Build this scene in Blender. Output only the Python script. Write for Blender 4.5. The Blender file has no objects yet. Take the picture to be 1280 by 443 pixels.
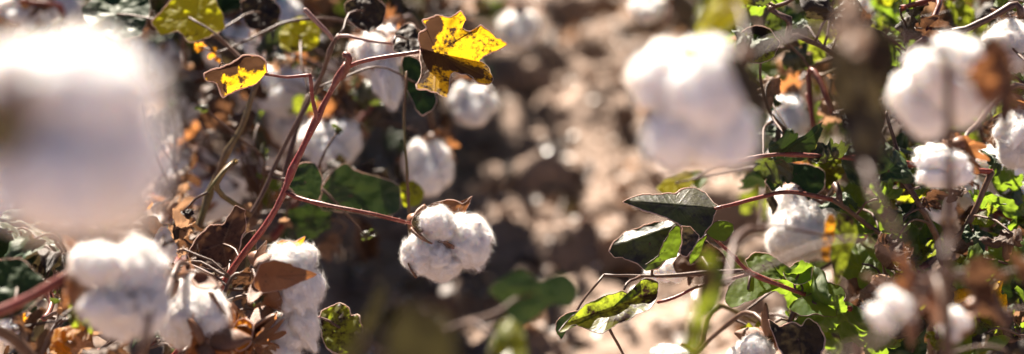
import bpy, bmesh, math, random
import numpy as np
from mathutils import Matrix, Vector
R = math.radians
random.seed(7)
scene = bpy.context.scene
col = scene.collection

# ------------------------------------------------------------------ camera
CAM_Z, PITCH, LENS, FOCUS = 0.95, R(20), 71.0, 1.5
cd = bpy.data.cameras.new('camera'); cam = bpy.data.objects.new('camera', cd); col.objects.link(cam)
cam.location = (0, 0, CAM_Z); cam.rotation_euler = (R(90) - PITCH, 0, 0)
cd.lens = LENS; cd.sensor_width = 36; cd.sensor_fit = 'HORIZONTAL'
cd.clip_start = 0.02; cd.clip_end = 3000
cd.dof.use_dof = True; cd.dof.focus_distance = FOCUS; cd.dof.aperture_fstop = 2.7
scene.camera = cam
# ------------------------------------------------------------------ sky and sun
SUN_EL, SUN_AZ = R(43), R(-19)          # azimuth from +Y, negative = towards the left
sv = Vector((math.sin(SUN_AZ)*math.cos(SUN_EL), math.cos(SUN_AZ)*math.cos(SUN_EL), math.sin(SUN_EL)))
w = bpy.data.worlds.new('World'); scene.world = w; w.use_nodes = True
nt = w.node_tree; nt.nodes.clear()
sky = nt.nodes.new('ShaderNodeTexSky'); sky.sky_type = 'NISHITA'; sky.sun_disc = False
sky.sun_elevation = SUN_EL; sky.sun_rotation = SUN_AZ
sky.air_density = 0.2; sky.dust_density = 0.0
bg = nt.nodes.new('ShaderNodeBackground'); bg.inputs['Strength'].default_value = 0.05
wo = nt.nodes.new('ShaderNodeOutputWorld')
nt.links.new(sky.outputs[0], bg.inputs[0]); nt.links.new(bg.outputs[0], wo.inputs[0])
sd = bpy.data.lights.new('sun', 'SUN'); sd.energy = 5.0; sd.angle = R(0.53); sd.color = (1.0, 0.89, 0.76)
so = bpy.data.objects.new('sun', sd); col.objects.link(so)
so.rotation_euler = (-sv).to_track_quat('-Z', 'Y').to_euler()
scene.view_settings.view_transform = 'Standard'; scene.view_settings.look = 'None'
scene.view_settings.exposure = 2.4; scene.view_settings.gamma = 1.0
scene.render.engine = 'CYCLES'
scene.cycles.use_denoising = True
scene.cycles.max_bounces = 8; scene.cycles.diffuse_bounces = 3; scene.cycles.transparent_max_bounces = 8
scene.cycles.sample_clamp_indirect = 6.0
scene.cycles.caustics_reflective = False; scene.cycles.caustics_refractive = False

# ------------------------------------------------------------------ picture-to-place helper
FPX = 1280*LENS/36.0
C0 = np.array([0, 0, CAM_Z]); RV = np.array([1., 0, 0])
FV = np.array([0, math.cos(PITCH), -math.sin(PITCH)]); UV = np.array([0, math.sin(PITCH), math.cos(PITCH)])
def P(px, py, d):
    return C0 + d*(FV + RV*((px-640)/FPX) + UV*((221.5-py)/FPX))
def proj(p):
    v = np.asarray(p) - C0; d = v @ FV
    return 640 + FPX*(v @ RV)/d, 221.5 - FPX*(v @ UV)/d, d

# ------------------------------------------------------------------ noise
def _hash(i, j, k, s):
    n = (i*374761393 + j*668265263 + k*2147483647 + s*1274126177) & 0xffffffff
    n = ((n ^ (n >> 13))*1274126177) & 0xffffffff
    return ((n ^ (n >> 16)) & 0xffff)/32767.5 - 1.0
def noise(p, seed=0):
    p = np.asarray(p, float); f = np.floor(p); t = p - f; t = t*t*(3-2*t); f = f.astype(np.int64)
    i, j, k = f[:, 0], f[:, 1], f[:, 2]; r = 0
    for a in (0, 1):
        wx = t[:, 0] if a else 1-t[:, 0]
        for b in (0, 1):
            wy = t[:, 1] if b else 1-t[:, 1]
            for c in (0, 1):
                wz = t[:, 2] if c else 1-t[:, 2]
                r = r + wx*wy*wz*_hash(i+a, j+b, k+c, seed)
    return r
def fbm(p, oct=4, seed=0, gain=.5):
    p = np.asarray(p, float); s = 0; a = 1; n = 0
    for o in range(oct):
        s = s + a*noise(p*(2.03**o) + 17.3*o, seed+o); n += a; a *= gain
    return s/n

# ------------------------------------------------------------------ materials
def newmat(name):
    m = bpy.data.materials.new(name); m.use_nodes = True
    m.node_tree.nodes.clear()
    return m, m.node_tree
class N:
    def __init__(s, t): s.t = t
    def __call__(s, typ, **kw):
        n = s.t.nodes.new('ShaderNode'+typ)
        for k, v in kw.items():
            if k.startswith('i_'):
                key = k[2:]; key = int(key) if key.isdigit() else key.replace('_', ' ')
                if hasattr(v, 'is_output'): s.t.links.new(v, n.inputs[key])
                else: n.inputs[key].default_value = v
            else: setattr(n, k, v)
        return n
def c4(c): return (c[0], c[1], c[2], 1)
def ramp(n, fac, stops):
    r = n('ValToRGB'); n.t.links.new(fac, r.inputs[0]); e = r.color_ramp.elements
    while len(e) < len(stops): e.new(.5)
    for el, (p, c) in zip(e, stops): el.position = p; el.color = c4(c) if len(c) == 3 else c
    return r.outputs[0]
def coords(n, scale_rand=13.0):
    tc = n('TexCoord'); oi = n('ObjectInfo')
    mul = n('Math', operation='MULTIPLY', i_0=oi.outputs['Random'], i_1=scale_rand)
    add = n('VectorMath', operation='ADD', i_0=tc.outputs['Object']); n.t.links.new(mul.outputs[0], add.inputs[1])
    return add.outputs[0], oi.outputs['Random']
def mixc(n, fac, a, b, typ='MIX'):
    m = n('Mix', data_type='RGBA', blend_type=typ)
    for key, v in ((0, fac), (6, a), (7, b)):
        if hasattr(v, 'is_output'): n.t.links.new(v, m.inputs[key])
        else: m.inputs[key].default_value = v if key == 0 else c4(v)
    return m.outputs[2]

def leaf_material(name, base, alt, spot, spot_lo, spot_hi, trans, tr_fac=.45, rough=.42, vein=(.3, .3, .1), scale=55, spec=.32):
    m, t = newmat(name); n = N(t); v, rnd = coords(n)
    n1 = n('TexNoise', i_Vector=v, i_Scale=scale, i_Detail=5.0, i_Roughness=.65)
    n2 = n('TexNoise', i_Vector=v, i_Scale=scale*6, i_Detail=3.0)
    mixn = n('Math', operation='MULTIPLY_ADD', i_0=n2.outputs[0], i_1=.35, i_2=n1.outputs[0])
    sc_ = n('Attribute', attribute_name='scorch')
    mixn = n('Math', operation='MULTIPLY_ADD', i_0=sc_.outputs['Fac'], i_1=.42, i_2=mixn.outputs[0])
    mask = ramp(n, mixn.outputs[0], [(spot_lo, (0, 0, 0)), (spot_hi, (1, 1, 1))])
    n3 = n('TexNoise', i_Vector=v, i_Scale=scale*.45, i_Detail=3.0)
    f3 = ramp(n, n3.outputs[0], [(.35, (0, 0, 0)), (.68, (1, 1, 1))])
    b0 = mixc(n, f3, base, alt)
    att = n('Attribute', attribute_name='vein')
    b0 = mixc(n, att.outputs['Fac'], b0, vein)
    b1 = mixc(n, mask, b0, spot)
    tb = mixc(n, f3, trans, tuple(x*.75 for x in trans))
    tb = mixc(n, att.outputs['Fac'], tb, tuple(x*.7 for x in trans))
    tb = mixc(n, mask, tb, tuple(x*1.0 for x in spot))
    bmp = n('Bump', i_Strength=.35, i_Distance=.0008)
    hs = n('Math', operation='MULTIPLY_ADD', i_0=att.outputs['Fac'], i_1=-1.2, i_2=n2.outputs[0])
    t.links.new(hs.outputs[0], bmp.inputs['Height'])
    pb = n('BsdfPrincipled', i_Roughness=rough, i_Base_Color=b1, i_Normal=bmp.outputs[0])
    pb.inputs['Specular IOR Level'].default_value = spec
    tr = n('BsdfTranslucent', i_Color=tb)
    mx = n('MixShader', i_0=tr_fac); t.links.new(pb.outputs[0], mx.inputs[1]); t.links.new(tr.outputs[0], mx.inputs[2])
    o = n('OutputMaterial'); t.links.new(mx.outputs[0], o.inputs[0])
    return m
M = {}
M['green'] = leaf_material('leaf_green', (.040, .078, .012), (.075, .11, .016), (.05, .03, .012), .80, .92, (.26, .40, .025), .42, .44, (.13, .15, .05))
M['dgreen'] = leaf_material('leaf_dark_green', (.018, .040, .012), (.028, .052, .012), (.03, .022, .012), .78, .9, (.05, .09, .012), .09, .46, (.05, .065, .03), 55, .25)  # shade put into the colour: transmission cut so backlit leaves look dark
M['mottled'] = leaf_material('leaf_mottled', (.055, .085, .012), (.10, .09, .012), (.030, .014, .008), .62, .76, (.42, .52, .03), .48, .40, (.16, .13, .05), 48)
M['yellow'] = leaf_material('leaf_yellow', (.42, .27, .012), (.36, .20, .01), (.055, .026, .012), .68, .81, (.95, .56, .012), .58, .42, (.22, .12, .02), 62)
M['lime'] = leaf_material('leaf_lime', (.15, .17, .012), (.20, .18, .012), (.05, .025, .01), .70, .82, (.52, .56, .02), .5, .45, (.20, .20, .03), 50)
M['orange'] = leaf_material('leaf_orange', (.30, .11, .015), (.36, .20, .015), (.05, .02, .012), .74, .9, (.85, .36, .02), .5, .45, (.16, .06, .02), 50)
M['dry'] = leaf_material('leaf_dry', (.058, .031, .019), (.09, .048, .028), (.02, .012, .009), .66, .85, (.22, .10, .045), .22, .50, (.16, .10, .06), 70, .25)
M['drydark'] = leaf_material('leaf_dry_dark', (.030, .019, .012), (.046, .028, .016), (.013, .009, .008), .62, .85, (.10, .075, .03), .18, .45, (.10, .07, .045), 70, .28)
M['waxy'] = leaf_material('leaf_waxy_dark', (.028, .034, .010), (.042, .036, .012), (.016, .011, .007), .62, .85, (.14, .19, .02), .25, .38, (.08, .07, .03), 70, .6)
M['umber'] = leaf_material('leaf_umber', (.062, .052, .022), (.05, .036, .02), (.025, .017, .01), .66, .85, (.14, .12, .03), .25, .6, (.1, .08, .04), 45)
M['bright'] = leaf_material('leaf_bright', (.24, .25, .014), (.32, .28, .014), (.06, .03, .012), .74, .84, (.82, .80, .02), .55, .45, (.22, .22, .03), 50)
M['tan'] = leaf_material('leaf_tan', (.22, .14, .09), (.15, .09, .055), (.08, .04, .025), .74, .9, (.50, .28, .15), .32, .55, (.30, .2, .13), 60)
M['bract'] = leaf_material('bract_dry', (.17, .085, .042), (.11, .05, .028), (.04, .022, .014), .76, .95, (.55, .22, .07), .35, .5, (.10, .05, .03), 90)

def wood_material(name, ca, cb, cc, rough=.5, spec=.35, scale=140):
    m, t = newmat(name); n = N(t); v, rnd = coords(n)
    n1 = n('TexNoise', i_Vector=v, i_Scale=scale, i_Detail=5.0, i_Roughness=.7)
    n2 = n('TexNoise', i_Vector=v, i_Scale=scale*.18, i_Detail=2.0)
    b = mixc(n, ramp(n, n2.outputs[0], [(.38, (0, 0, 0)), (.62, (1, 1, 1))]), ca, cb)
    b = mixc(n, ramp(n, n1.outputs[0], [(.5, (0, 0, 0)), (.72, (1, 1, 1))]), b, cc)
    bmp = n('Bump', i_Strength=.5, i_Distance=.0006, i_Height=n1.outputs[0])
    pb = n('BsdfPrincipled', i_Roughness=rough, i_Base_Color=b, i_Normal=bmp.outputs[0])
    pb.inputs['Specular IOR Level'].default_value = spec
    o = n('OutputMaterial'); t.links.new(pb.outputs[0], o.inputs[0])
    return m
M['redstem'] = wood_material('stem_red', (.17, .024, .018), (.12, .032, .018), (.20, .08, .055), .42)
M['stem'] = wood_material('stem_brown', (.060, .028, .020), (.085, .042, .022), (.13, .08, .055), .48)
M['olive'] = wood_material('stem_olive', (.11, .09, .025), (.13, .065, .03), (.17, .12, .06), .48)
M['pink'] = wood_material('stem_pink', (.26, .15, .125), (.20, .10, .085), (.34, .24, .20), .5)
M['bur'] = wood_material('bur_brown', (.13, .055, .028), (.20, .090, .040), (.06, .03, .02), .42, scale=200)
M['shard'] = wood_material('leaf_shard', (.20, .13, .085), (.28, .19, .13), (.12, .07, .05), .30, 1.0)
M['hair'] = None
m, t = newmat('stem_hair'); n = N(t)
df = n('BsdfDiffuse', i_Color=c4((.62, .50, .42))); tr = n('BsdfTranslucent', i_Color=c4((.7, .5, .42)))
mx = n('MixShader', i_0=.5); t.links.new(df.outputs[0], mx.inputs[1]); t.links.new(tr.outputs[0], mx.inputs[2])
o = n('OutputMaterial'); t.links.new(mx.outputs[0], o.inputs[0]); M['hair'] = m

m, t = newmat('lint'); n = N(t); v, rnd = coords(n)
n1 = n('TexNoise', i_Vector=v, i_Scale=3.2, i_Detail=6.0, i_Roughness=.72, i_Distortion=1.2)
n2 = n('TexNoise', i_Vector=v, i_Scale=14.0, i_Detail=4.0, i_Distortion=2.5)
n3 = n('TexNoise', i_Vector=v, i_Scale=2.1, i_Detail=3.0)
b = mixc(n, ramp(n, n1.outputs[0], [(.35, (0, 0, 0)), (.7, (1, 1, 1))]), (.86, .84, .825), (.90, .895, .89))
b = mixc(n, ramp(n, n3.outputs[0], [(.70, (0, 0, 0)), (.84, (.5, .5, .5))]), b, (.62, .50, .38))
hh = n('Math', operation='MULTIPLY_ADD', i_0=n2.outputs[0], i_1=.5, i_2=n1.outputs[0])
bmp = n('Bump', i_Strength=.4, i_Distance=.0025, i_Height=hh.outputs[0])
pb = n('BsdfPrincipled', i_Roughness=.95, i_Base_Color=b, i_Normal=bmp.outputs[0])
pb.inputs['Specular IOR Level'].default_value = .1
pb.inputs['Subsurface Weight'].default_value = .85; pb.inputs['Subsurface Radius'].default_value = (1, .86, .74)
pb.inputs['Subsurface Scale'].default_value = .012
pb.inputs['Sheen Weight'].default_value = .15
o = n('OutputMaterial'); t.links.new(pb.outputs[0], o.inputs[0]); M['lint'] = m
m, t = newmat('lint_fibre'); n = N(t)
df = n('BsdfDiffuse', i_Color=c4((.84, .82, .80))); tr = n('BsdfTranslucent', i_Color=c4((.84, .80, .76)))
mx = n('MixShader', i_0=.5); t.links.new(df.outputs[0], mx.inputs[1]); t.links.new(tr.outputs[0], mx.inputs[2])
o = n('OutputMaterial'); t.links.new(mx.outputs[0], o.inputs[0]); M['fibre'] = m

m, t = newmat('soil'); n = N(t); tc = n('TexCoord'); v = tc.outputs['Object']
n1 = n('TexNoise', i_Vector=v, i_Scale=9.0, i_Detail=8.0, i_Roughness=.65)
n2 = n('TexNoise', i_Vector=v, i_Scale=160.0, i_Detail=5.0, i_Roughness=.7)
n3 = n('TexNoise', i_Vector=v, i_Scale=45.0, i_Detail=4.0)
b = mixc(n, ramp(n, n1.outputs[0], [(.35, (0, 0, 0)), (.68, (1, 1, 1))]), (.18, .125, .093), (.31, .226, .178))
b = mixc(n, ramp(n, n3.outputs[0], [(.56, (0, 0, 0)), (.72, (.8, .8, .8))]), b, (.07, .043, .030))
b = mixc(n, ramp(n, n2.outputs[0], [(.55, (0, 0, 0)), (.75, (.6, .6, .6))]), b, (.26, .20, .175))
hh = n('Math', operation='MULTIPLY_ADD', i_0=n2.outputs[0], i_1=.3, i_2=n3.outputs[0])
bmp = n('Bump', i_Strength=.8, i_Distance=.006, i_Height=hh.outputs[0])
pb = n('BsdfPrincipled', i_Roughness=.9, i_Base_Color=b, i_Normal=bmp.outputs[0])
pb.inputs['Specular IOR Level'].default_value = .25
o = n('OutputMaterial'); t.links.new(pb.outputs[0], o.inputs[0]); M['soil'] = m

# ------------------------------------------------------------------ mesh helpers
def make_mesh(name, V, F, mats, mi=None, attr=None, smooth=True, scorch=None):
    me = bpy.data.meshes.new(name)
    V = np.asarray(V, np.float32)
    if isinstance(F, np.ndarray):
        k = F.shape[1]; nf = len(F)
        me.vertices.add(len(V)); me.vertices.foreach_set('co', V.ravel())
        me.loops.add(nf*k); me.loops.foreach_set('vertex_index', F.astype(np.int32).ravel())
        me.polygons.add(nf); me.polygons.foreach_set('loop_start', np.arange(0, nf*k, k, dtype=np.int32))
        me.polygons.foreach_set('loop_total', np.full(nf, k, np.int32))
    else:
        me.from_pydata([tuple(v) for v in V], [], F); nf = len(F)
    for mm in mats: me.materials.append(mm)
    if mi is not None: me.polygons.foreach_set('material_index', np.asarray(mi, np.int32))
    if smooth: me.polygons.foreach_set('use_smooth', np.ones(nf, bool))
    if attr is not None:
        a = me.attributes.new('vein', 'FLOAT', 'POINT'); a.data.foreach_set('value', np.asarray(attr, np.float32))
    if scorch is not None:
        a = me.attributes.new('scorch', 'FLOAT', 'POINT'); a.data.foreach_set('value', np.asarray(scorch, np.float32))
    me.update(calc_edges=True); me.validate()
    return me
W = {}                                   # world matrices, kept by hand
def place(o, parent, Mw):
    col.objects.link(o)
    if parent is not None:
        o.parent = parent; o.matrix_basis = W[parent.name].inverted() @ Mw
    else: o.matrix_basis = Mw
    W[o.name] = Mw.copy()
    return o
def new_obj(name, me, parent, Mw): return place(bpy.data.objects.new(name, me), parent, Mw)

def smooth_path(pts, step=.006, jitter=0.0, seed=0):
    pts = [np.asarray(p, float) for p in pts]
    if len(pts) == 2: pts = [pts[0], (pts[0]+pts[1])/2, pts[1]]
    e = [2*pts[0]-pts[1]] + pts + [2*pts[-1]-pts[-2]]
    out = []; par = []
    for i in range(1, len(e)-2):
        p0, p1, p2, p3 = e[i-1:i+3]; k = max(2, int(np.linalg.norm(p2-p1)/step))
        for j in range(k):
            t = j/k
            out.append(.5*((2*p1)+(-p0+p2)*t+(2*p0-5*p1+4*p2-p3)*t*t+(-p0+3*p1-3*p2+p3)*t**3)); par.append(i-1+t)
    out.append(pts[-1]); par.append(len(pts)-1.0)
    out = np.array(out)
    if jitter:
        for a in range(3):
            out[1:-1, a] += jitter*noise(np.c_[np.arange(len(out))*step*40, np.full(len(out), seed*3.1), np.full(len(out), a*7.)], seed+a)[1:-1]
    return out, np.array(par)/(len(pts)-1)
def tube(path, rad, segs=8, seed=0, rough=.16):
    rad = np.asarray(rad)*(1+.12*noise(path*70+seed, seed+2))
    n_ = len(path); T = np.gradient(path, axis=0); T /= np.linalg.norm(T, axis=1)[:, None]+1e-9
    a = np.array([0, 0, 1.]) if abs(T[0][2]) < .9 else np.array([1., 0, 0])
    u = np.cross(T[0], a); u /= np.linalg.norm(u); V = []; Us = []
    for i in range(n_):
        u = u - T[i]*(u @ T[i]); u /= np.linalg.norm(u)+1e-9; Us.append(u.copy())
    Us = np.array(Us); Bs = np.cross(T, Us)
    ang = np.linspace(0, 2*np.pi, segs, endpoint=False)
    nrm = Us[:, None, :]*np.cos(ang)[None, :, None] + Bs[:, None, :]*np.sin(ang)[None, :, None]
    rr = np.asarray(rad)[:, None]*np.ones(segs)[None, :]
    base = path[:, None, :] + nrm*rr[..., None]
    if rough:
        nz = noise(base.reshape(-1, 3)*320, seed).reshape(n_, segs); rr = rr*(1+rough*nz)
    V = (path[:, None, :] + nrm*rr[..., None]).reshape(-1, 3)
    F = []
    i, j = np.meshgrid(np.arange(n_-1), np.arange(segs), indexing='ij')
    Fq = np.stack([i*segs+j, i*segs+(j+1) % segs, (i+1)*segs+(j+1) % segs, (i+1)*segs+j], -1).reshape(-1, 4)
    # caps: pull the end rings to a point with two extra rings of quads collapsed
    V = np.vstack([V, path[0]-T[0]*rad[0]*.5, path[-1]+T[-1]*rad[-1]*.8])
    c0, c1 = len(V)-2, len(V)-1
    cap = []
    for k in range(0, segs, 2):
        cap.append([c0, (k+2) % segs, (k+1) % segs, k]); b = (n_-1)*segs
        cap.append([c1, b+k, b+(k+1) % segs, b+(k+2) % segs])
    return V, np.vstack([Fq, np.array(cap)]), nrm.reshape(-1, 3)
def fuzz_quads(base_pts, nrm, count, length, width, rs, lie=.4):
    """short tapered hairs: one thin quad each, standing off a surface"""
    k = rs.integers(0, len(base_pts), count); b = base_pts[k]; d = nrm[k] + lie*rs.normal(size=(count, 3))
    d /= np.linalg.norm(d, axis=1)[:, None]; L = length*rs.uniform(.3, 1.2, count)[:, None]
    s = np.cross(d, rs.normal(size=(count, 3))); s /= np.linalg.norm(s, axis=1)[:, None]
    b = b - nrm[k]*width
    v = np.stack([b-s*width, b+s*width, b+d*L+s*width*.3, b+d*L-s*width*.3], 1).reshape(-1, 3)
    return v, np.arange(count*4).reshape(-1, 4)

# ------------------------------------------------------------------ plants
SKEL = {}
def plant(label, root, group):
    root = np.array(root, float)
    o = bpy.data.objects.new('cotton_plant', None); o.empty_display_size = .05
    place(o, None, Matrix.Translation(root))
    o['label'] = label; o['category'] = 'cotton plant'; o['group'] = group
    SKEL[o.name] = np.zeros((0, 3))
    return o
def stem(p, pts, r0, r1, mat='stem', name='branch', hairs=0, nodes=(), seed=0, jitter=.002, segs=8, sk=True, parent=None, hl=.0013):
    """tapered tube through world points, radii in metres; hairs per metre; nodes = swellings at path fractions"""
    path, tt = smooth_path(pts, .005 if hairs else .008, jitter, seed)
    rad = r0+(r1-r0)*tt
    for nd in nodes: rad = rad*(1+.45*np.exp(-((tt-nd)/.025)**2))
    V, F, nr = tube(path, rad, segs, seed)
    mats = [M[mat]]; mi = None
    if hairs:
        L = np.sum(np.linalg.norm(np.diff(path, axis=0), axis=1)); rs = np.random.default_rng(seed+5)
        hv, hf = fuzz_quads(V[:-2], nr, int(hairs*L), hl, .00007, rs)
        mi = np.r_[np.zeros(len(F)), np.ones(len(hf))]; F = np.vstack([F, hf+len(V)]); V = np.vstack([V, hv]); mats.append(M['hair'])
    par = parent or p; c = np.array(W[par.name].translation) if parent is None else None
    if parent is None:
        ob = new_obj(name, make_mesh(name, V-c, F, mats, mi), p, Matrix.Translation(c))
    else:
        inv = np.array(W[parent.name].inverted()); Vl = V @ inv[:3, :3].T + inv[:3, 3]
        ob = new_obj(name, make_mesh(name, Vl, F, mats, mi), parent, W[parent.name].copy())
    if sk: SKEL[p.name] = np.vstack([SKEL[p.name], path])
    return ob
def px_stem(p, pts, w0, w1, **k):
    """stem through (px, py, depth) points; widths in photograph pixels at the first depth"""
    s = pts[0][2]/FPX
    return stem(p, [P(*q) for q in pts], w0*s/2, w1*s/2, **k)
def link(p, pt, r0=.0012, r1=.0011, mat='stem', name='petiole', parent=None, seed=0, sag=.12, hairs=0):
    """stalk from the nearest stem of the plant to a point"""
    sk = SKEL[p.name]; pt = np.asarray(pt, float)
    dd = np.linalg.norm(sk-pt, axis=1) + .6*np.maximum(0, sk[:, 2]-pt[2]); b = sk[np.argmin(dd)]
    L = np.linalg.norm(pt-b)
    if L < .004: return None
    rs = np.random.default_rng(seed); mid = (b+pt)/2 + np.array([0, 0, sag*L]) + rs.normal(size=3)*.07*L
    if L > .1 and parent is not None:
        stem(p, [b, mid, pt], r0*1.7, r1, mat, 'branch', seed=seed, hairs=hairs, segs=6); return None
    return stem(p, [b, mid, pt], r0*(1.5 if name == 'branch' else 1), r1, mat, name, seed=seed, sk=(name == 'branch'), parent=parent, hairs=hairs, segs=6)

# ---- lint
def lint_mesh(name, seed, sub, strands, slen=.24, lump=1.85, amp=.40):
    bm = bmesh.new(); bmesh.ops.create_icosphere(bm, subdivisions=sub, radius=1); bm.verts.ensure_lookup_table()
    V = np.array([v.co[:] for v in bm.verts]); F = np.array([[v.index for v in f.verts] for f in bm.faces]); bm.free()
    n0 = V.copy(); q = V*lump
    b1 = np.abs(noise(q+seed*3.7, seed)); b2 = np.abs(noise(q*2.1+9, seed+1)); b3 = noise(q*5+4, seed+2); b4 = noise(q*11, seed+3); b5 = noise(q*24, seed+4)
    r = .86 + amp*b1 + amp*.45*b2 + .048*b3 + .018*b4 + .006*b5
    V = V*r[:, None]
    tz = np.clip((-V[:, 2])*.9, 0, 1); V[:, :2] *= (1-.30*tz**1.5)[:, None]
    rs = np.random.default_rng(seed)
    k = rs.integers(0, len(V), strands); b = V[k]*.985; nn = n0[k]
    tg = np.cross(nn, rs.normal(size=(strands, 3))); tg /= np.linalg.norm(tg, axis=1)[:, None]
    L = slen*rs.uniform(.35, 1.25, strands)[:, None]*np.where(rs.random(strands) < .02, 1.7, 1)[:, None]
    curl = rs.normal(size=(strands, 3))
    pts = []
    for s_ in (0, .33, .66, 1):
        pts.append(b + L*(tg*s_*1.0 + nn*(.55*s_ - .35*s_*s_ + .05) + .28*curl*s_*s_))
    wv = np.cross(tg, curl); wv /= np.linalg.norm(wv, axis=1)[:, None]
    hv = []
    for p_, ww in zip(pts, (.0032, .003, .0025, .001)): hv += [p_-wv*ww, p_+wv*ww]
    hv = np.stack(hv, 1).reshape(-1, 3); o_ = (np.arange(strands)*8)[:, None] + len(V)
    hf = np.vstack([np.hstack([o_+a, o_+a+1, o_+a+3, o_+a+2]) for a in (0, 2, 4)])
    Fall = [tuple(f) for f in F] ; F3 = np.hstack([F, F[:, 2:3]])
    # triangles and quads together
    me = bpy.data.meshes.new(name); VV = np.vstack([V, hv]).astype(np.float32)
    me.vertices.add(len(VV)); me.vertices.foreach_set('co', VV.ravel())
    li = np.r_[F.ravel(), hf.ravel()].astype(np.int32); me.loops.add(len(li)); me.loops.foreach_set('vertex_index', li)
    nf = len(F)+len(hf); me.polygons.add(nf)
    st = np.r_[np.arange(len(F))*3, len(F)*3+np.arange(len(hf))*4].astype(np.int32); tot = np.r_[np.full(len(F), 3), np.full(len(hf), 4)].astype(np.int32)
    me.polygons.foreach_set('loop_start', st); me.polygons.foreach_set('loop_total', tot)
    me.materials.append(M['lint']); me.materials.append(M['fibre'])
    me.polygons.foreach_set('material_index', np.r_[np.zeros(len(F)), np.ones(len(hf))].astype(np.int32))
    me.polygons.foreach_set('use_smooth', np.ones(nf, bool)); me.update(calc_edges=True); me.validate()
    return me
LINT_HI = [lint_mesh('lint_lock_fine', 11+i, 5, 11000, .30) for i in range(4)]
LINT = [lint_mesh('lint_lock', 31+i, 4, 2500, .32) for i in range(6)]
def grid_sheet(fn, nu, nv, thick=0):
    u, v = np.meshgrid(np.linspace(0, 1, nu), np.linspace(-1, 1, nv), indexing='ij')
    V = fn(u.ravel(), v.ravel()); i, j = np.meshgrid(np.arange(nu-1), np.arange(nv-1), indexing='ij')
    F = np.stack([i*nv+j, (i+1)*nv+j, (i+1)*nv+j+1, i*nv+j+1], -1).reshape(-1, 4)
    if thick:
        G = V.reshape(nu, nv, 3); nr = np.cross(np.gradient(G, axis=0), np.gradient(G, axis=1)).reshape(-1, 3)
        nr /= np.linalg.norm(nr, axis=1)[:, None]+1e-9; m_ = len(V)
        V = np.vstack([V, V-nr*thick]); bd = list(range(nv)) + [k*nv+nv-1 for k in range(1, nu)] + [(nu-1)*nv+k for k in range(nv-2, -1, -1)] + [k*nv for k in range(nu-2, 0, -1)]
        rim = [[bd[k], bd[(k+1) % len(bd)], bd[(k+1) % len(bd)]+m_, bd[k]+m_] for k in range(len(bd))]
        F = np.vstack([F, F[:, ::-1]+m_, np.array(rim)])
    return V, F
def valve_mesh(seed):
    rs = np.random.default_rng(seed); bend = rs.uniform(.7, 1.3)
    def fn(u, v):
        wd = .36*np.sin(np.pi*np.clip(u*.9+.08, 0, 1))**.75*(1-.45*u) ; a = u*bend
        x = v*wd; z = u*np.cos(a*.45); y = .10+.55*u*np.sin(a) - .16*(1-v*v)*(1-u*.6) + .10*np.abs(v)*0
        p = np.c_[x, -y, z]; return p + .02*np.c_[noise(p*6, seed), noise(p*6, seed+1), noise(p*6, seed+2)]
    V, F = grid_sheet(fn, 14, 9, .035); return make_mesh('bur_valve', V, F, [M['bur']])
VALVES = [valve_mesh(i) for i in range(4)]
def radial_sheet(outline, center, rings, zf=None, edge=0.0):
    outline = np.asarray(outline, float); c = np.asarray(center, float); k = len(outline)
    s = np.linspace(0, 1, rings+1)[1:]
    XY = np.concatenate([[c]] + [c+(outline-c)*q for q in s]); rad = np.r_[0, np.repeat(s, k)]
    idx = np.arange(k); F = []
    tri = np.stack([np.zeros(k, int), 1+idx, 1+(idx+1) % k, 1+(idx+1) % k], -1)
    quads = [np.stack([1+a*k+idx, 1+(a+1)*k+idx, 1+(a+1)*k+(idx+1) % k, 1+a*k+(idx+1) % k], -1) for a in range(rings-1)]
    return XY, rad, [tuple(x[:3]) for x in tri] + [tuple(x) for q in quads for x in q]
def leaf_outline(seed, lobes=5, n_=110):
    rs = np.random.default_rng(seed); th = np.linspace(-np.pi, np.pi, n_, endpoint=False)
    ca = [0, .95, -.95, 1.9, -1.9][:lobes]; L = [1, .82, .82, .5, .5][:lobes]
    r = np.full(n_, .40 if lobes == 5 else .36)
    for a, l in zip(ca, L):
        a += rs.normal()*.07; l *= rs.uniform(.85, 1.12)
        x = np.abs(th-a)/(.70 if lobes == 5 else .92); lob = l*np.clip(1-x**1.25*.72, 0, 1)
        r = np.maximum(r, lob)
    r *= 1-.55*np.exp(-((np.abs(th)-np.pi)/.35)**2)
    r *= 1+.10*noise(np.c_[np.cos(th)*6, np.sin(th)*6, np.full(n_, seed*1.)], seed)+.06*noise(np.c_[np.cos(th)*20, np.sin(th)*20, np.full(n_, seed*1.)], seed)
    return np.c_[r*np.sin(th), r*np.cos(th)], ca
def vein_attr(XY, ca, sec=True):
    x, y = XY[:, 0], XY[:, 1]; a = np.arctan2(x, y); r = np.hypot(x, y); v = np.zeros(len(x))
    for c in ca:
        da = a-c; v = np.maximum(v, np.exp(-((r*np.sin(da))/.016)**2)*(np.cos(da) > 0))
        if sec:
            al = r*np.cos(da); dl = np.abs(r*np.sin(da)); q = (al-dl*.9)/.16; f = np.abs(q-np.round(q))
            v = np.maximum(v, .45*np.exp(-(f/.10)**2)*(np.cos(da) > .75)*(dl < .3))
    return v
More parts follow.
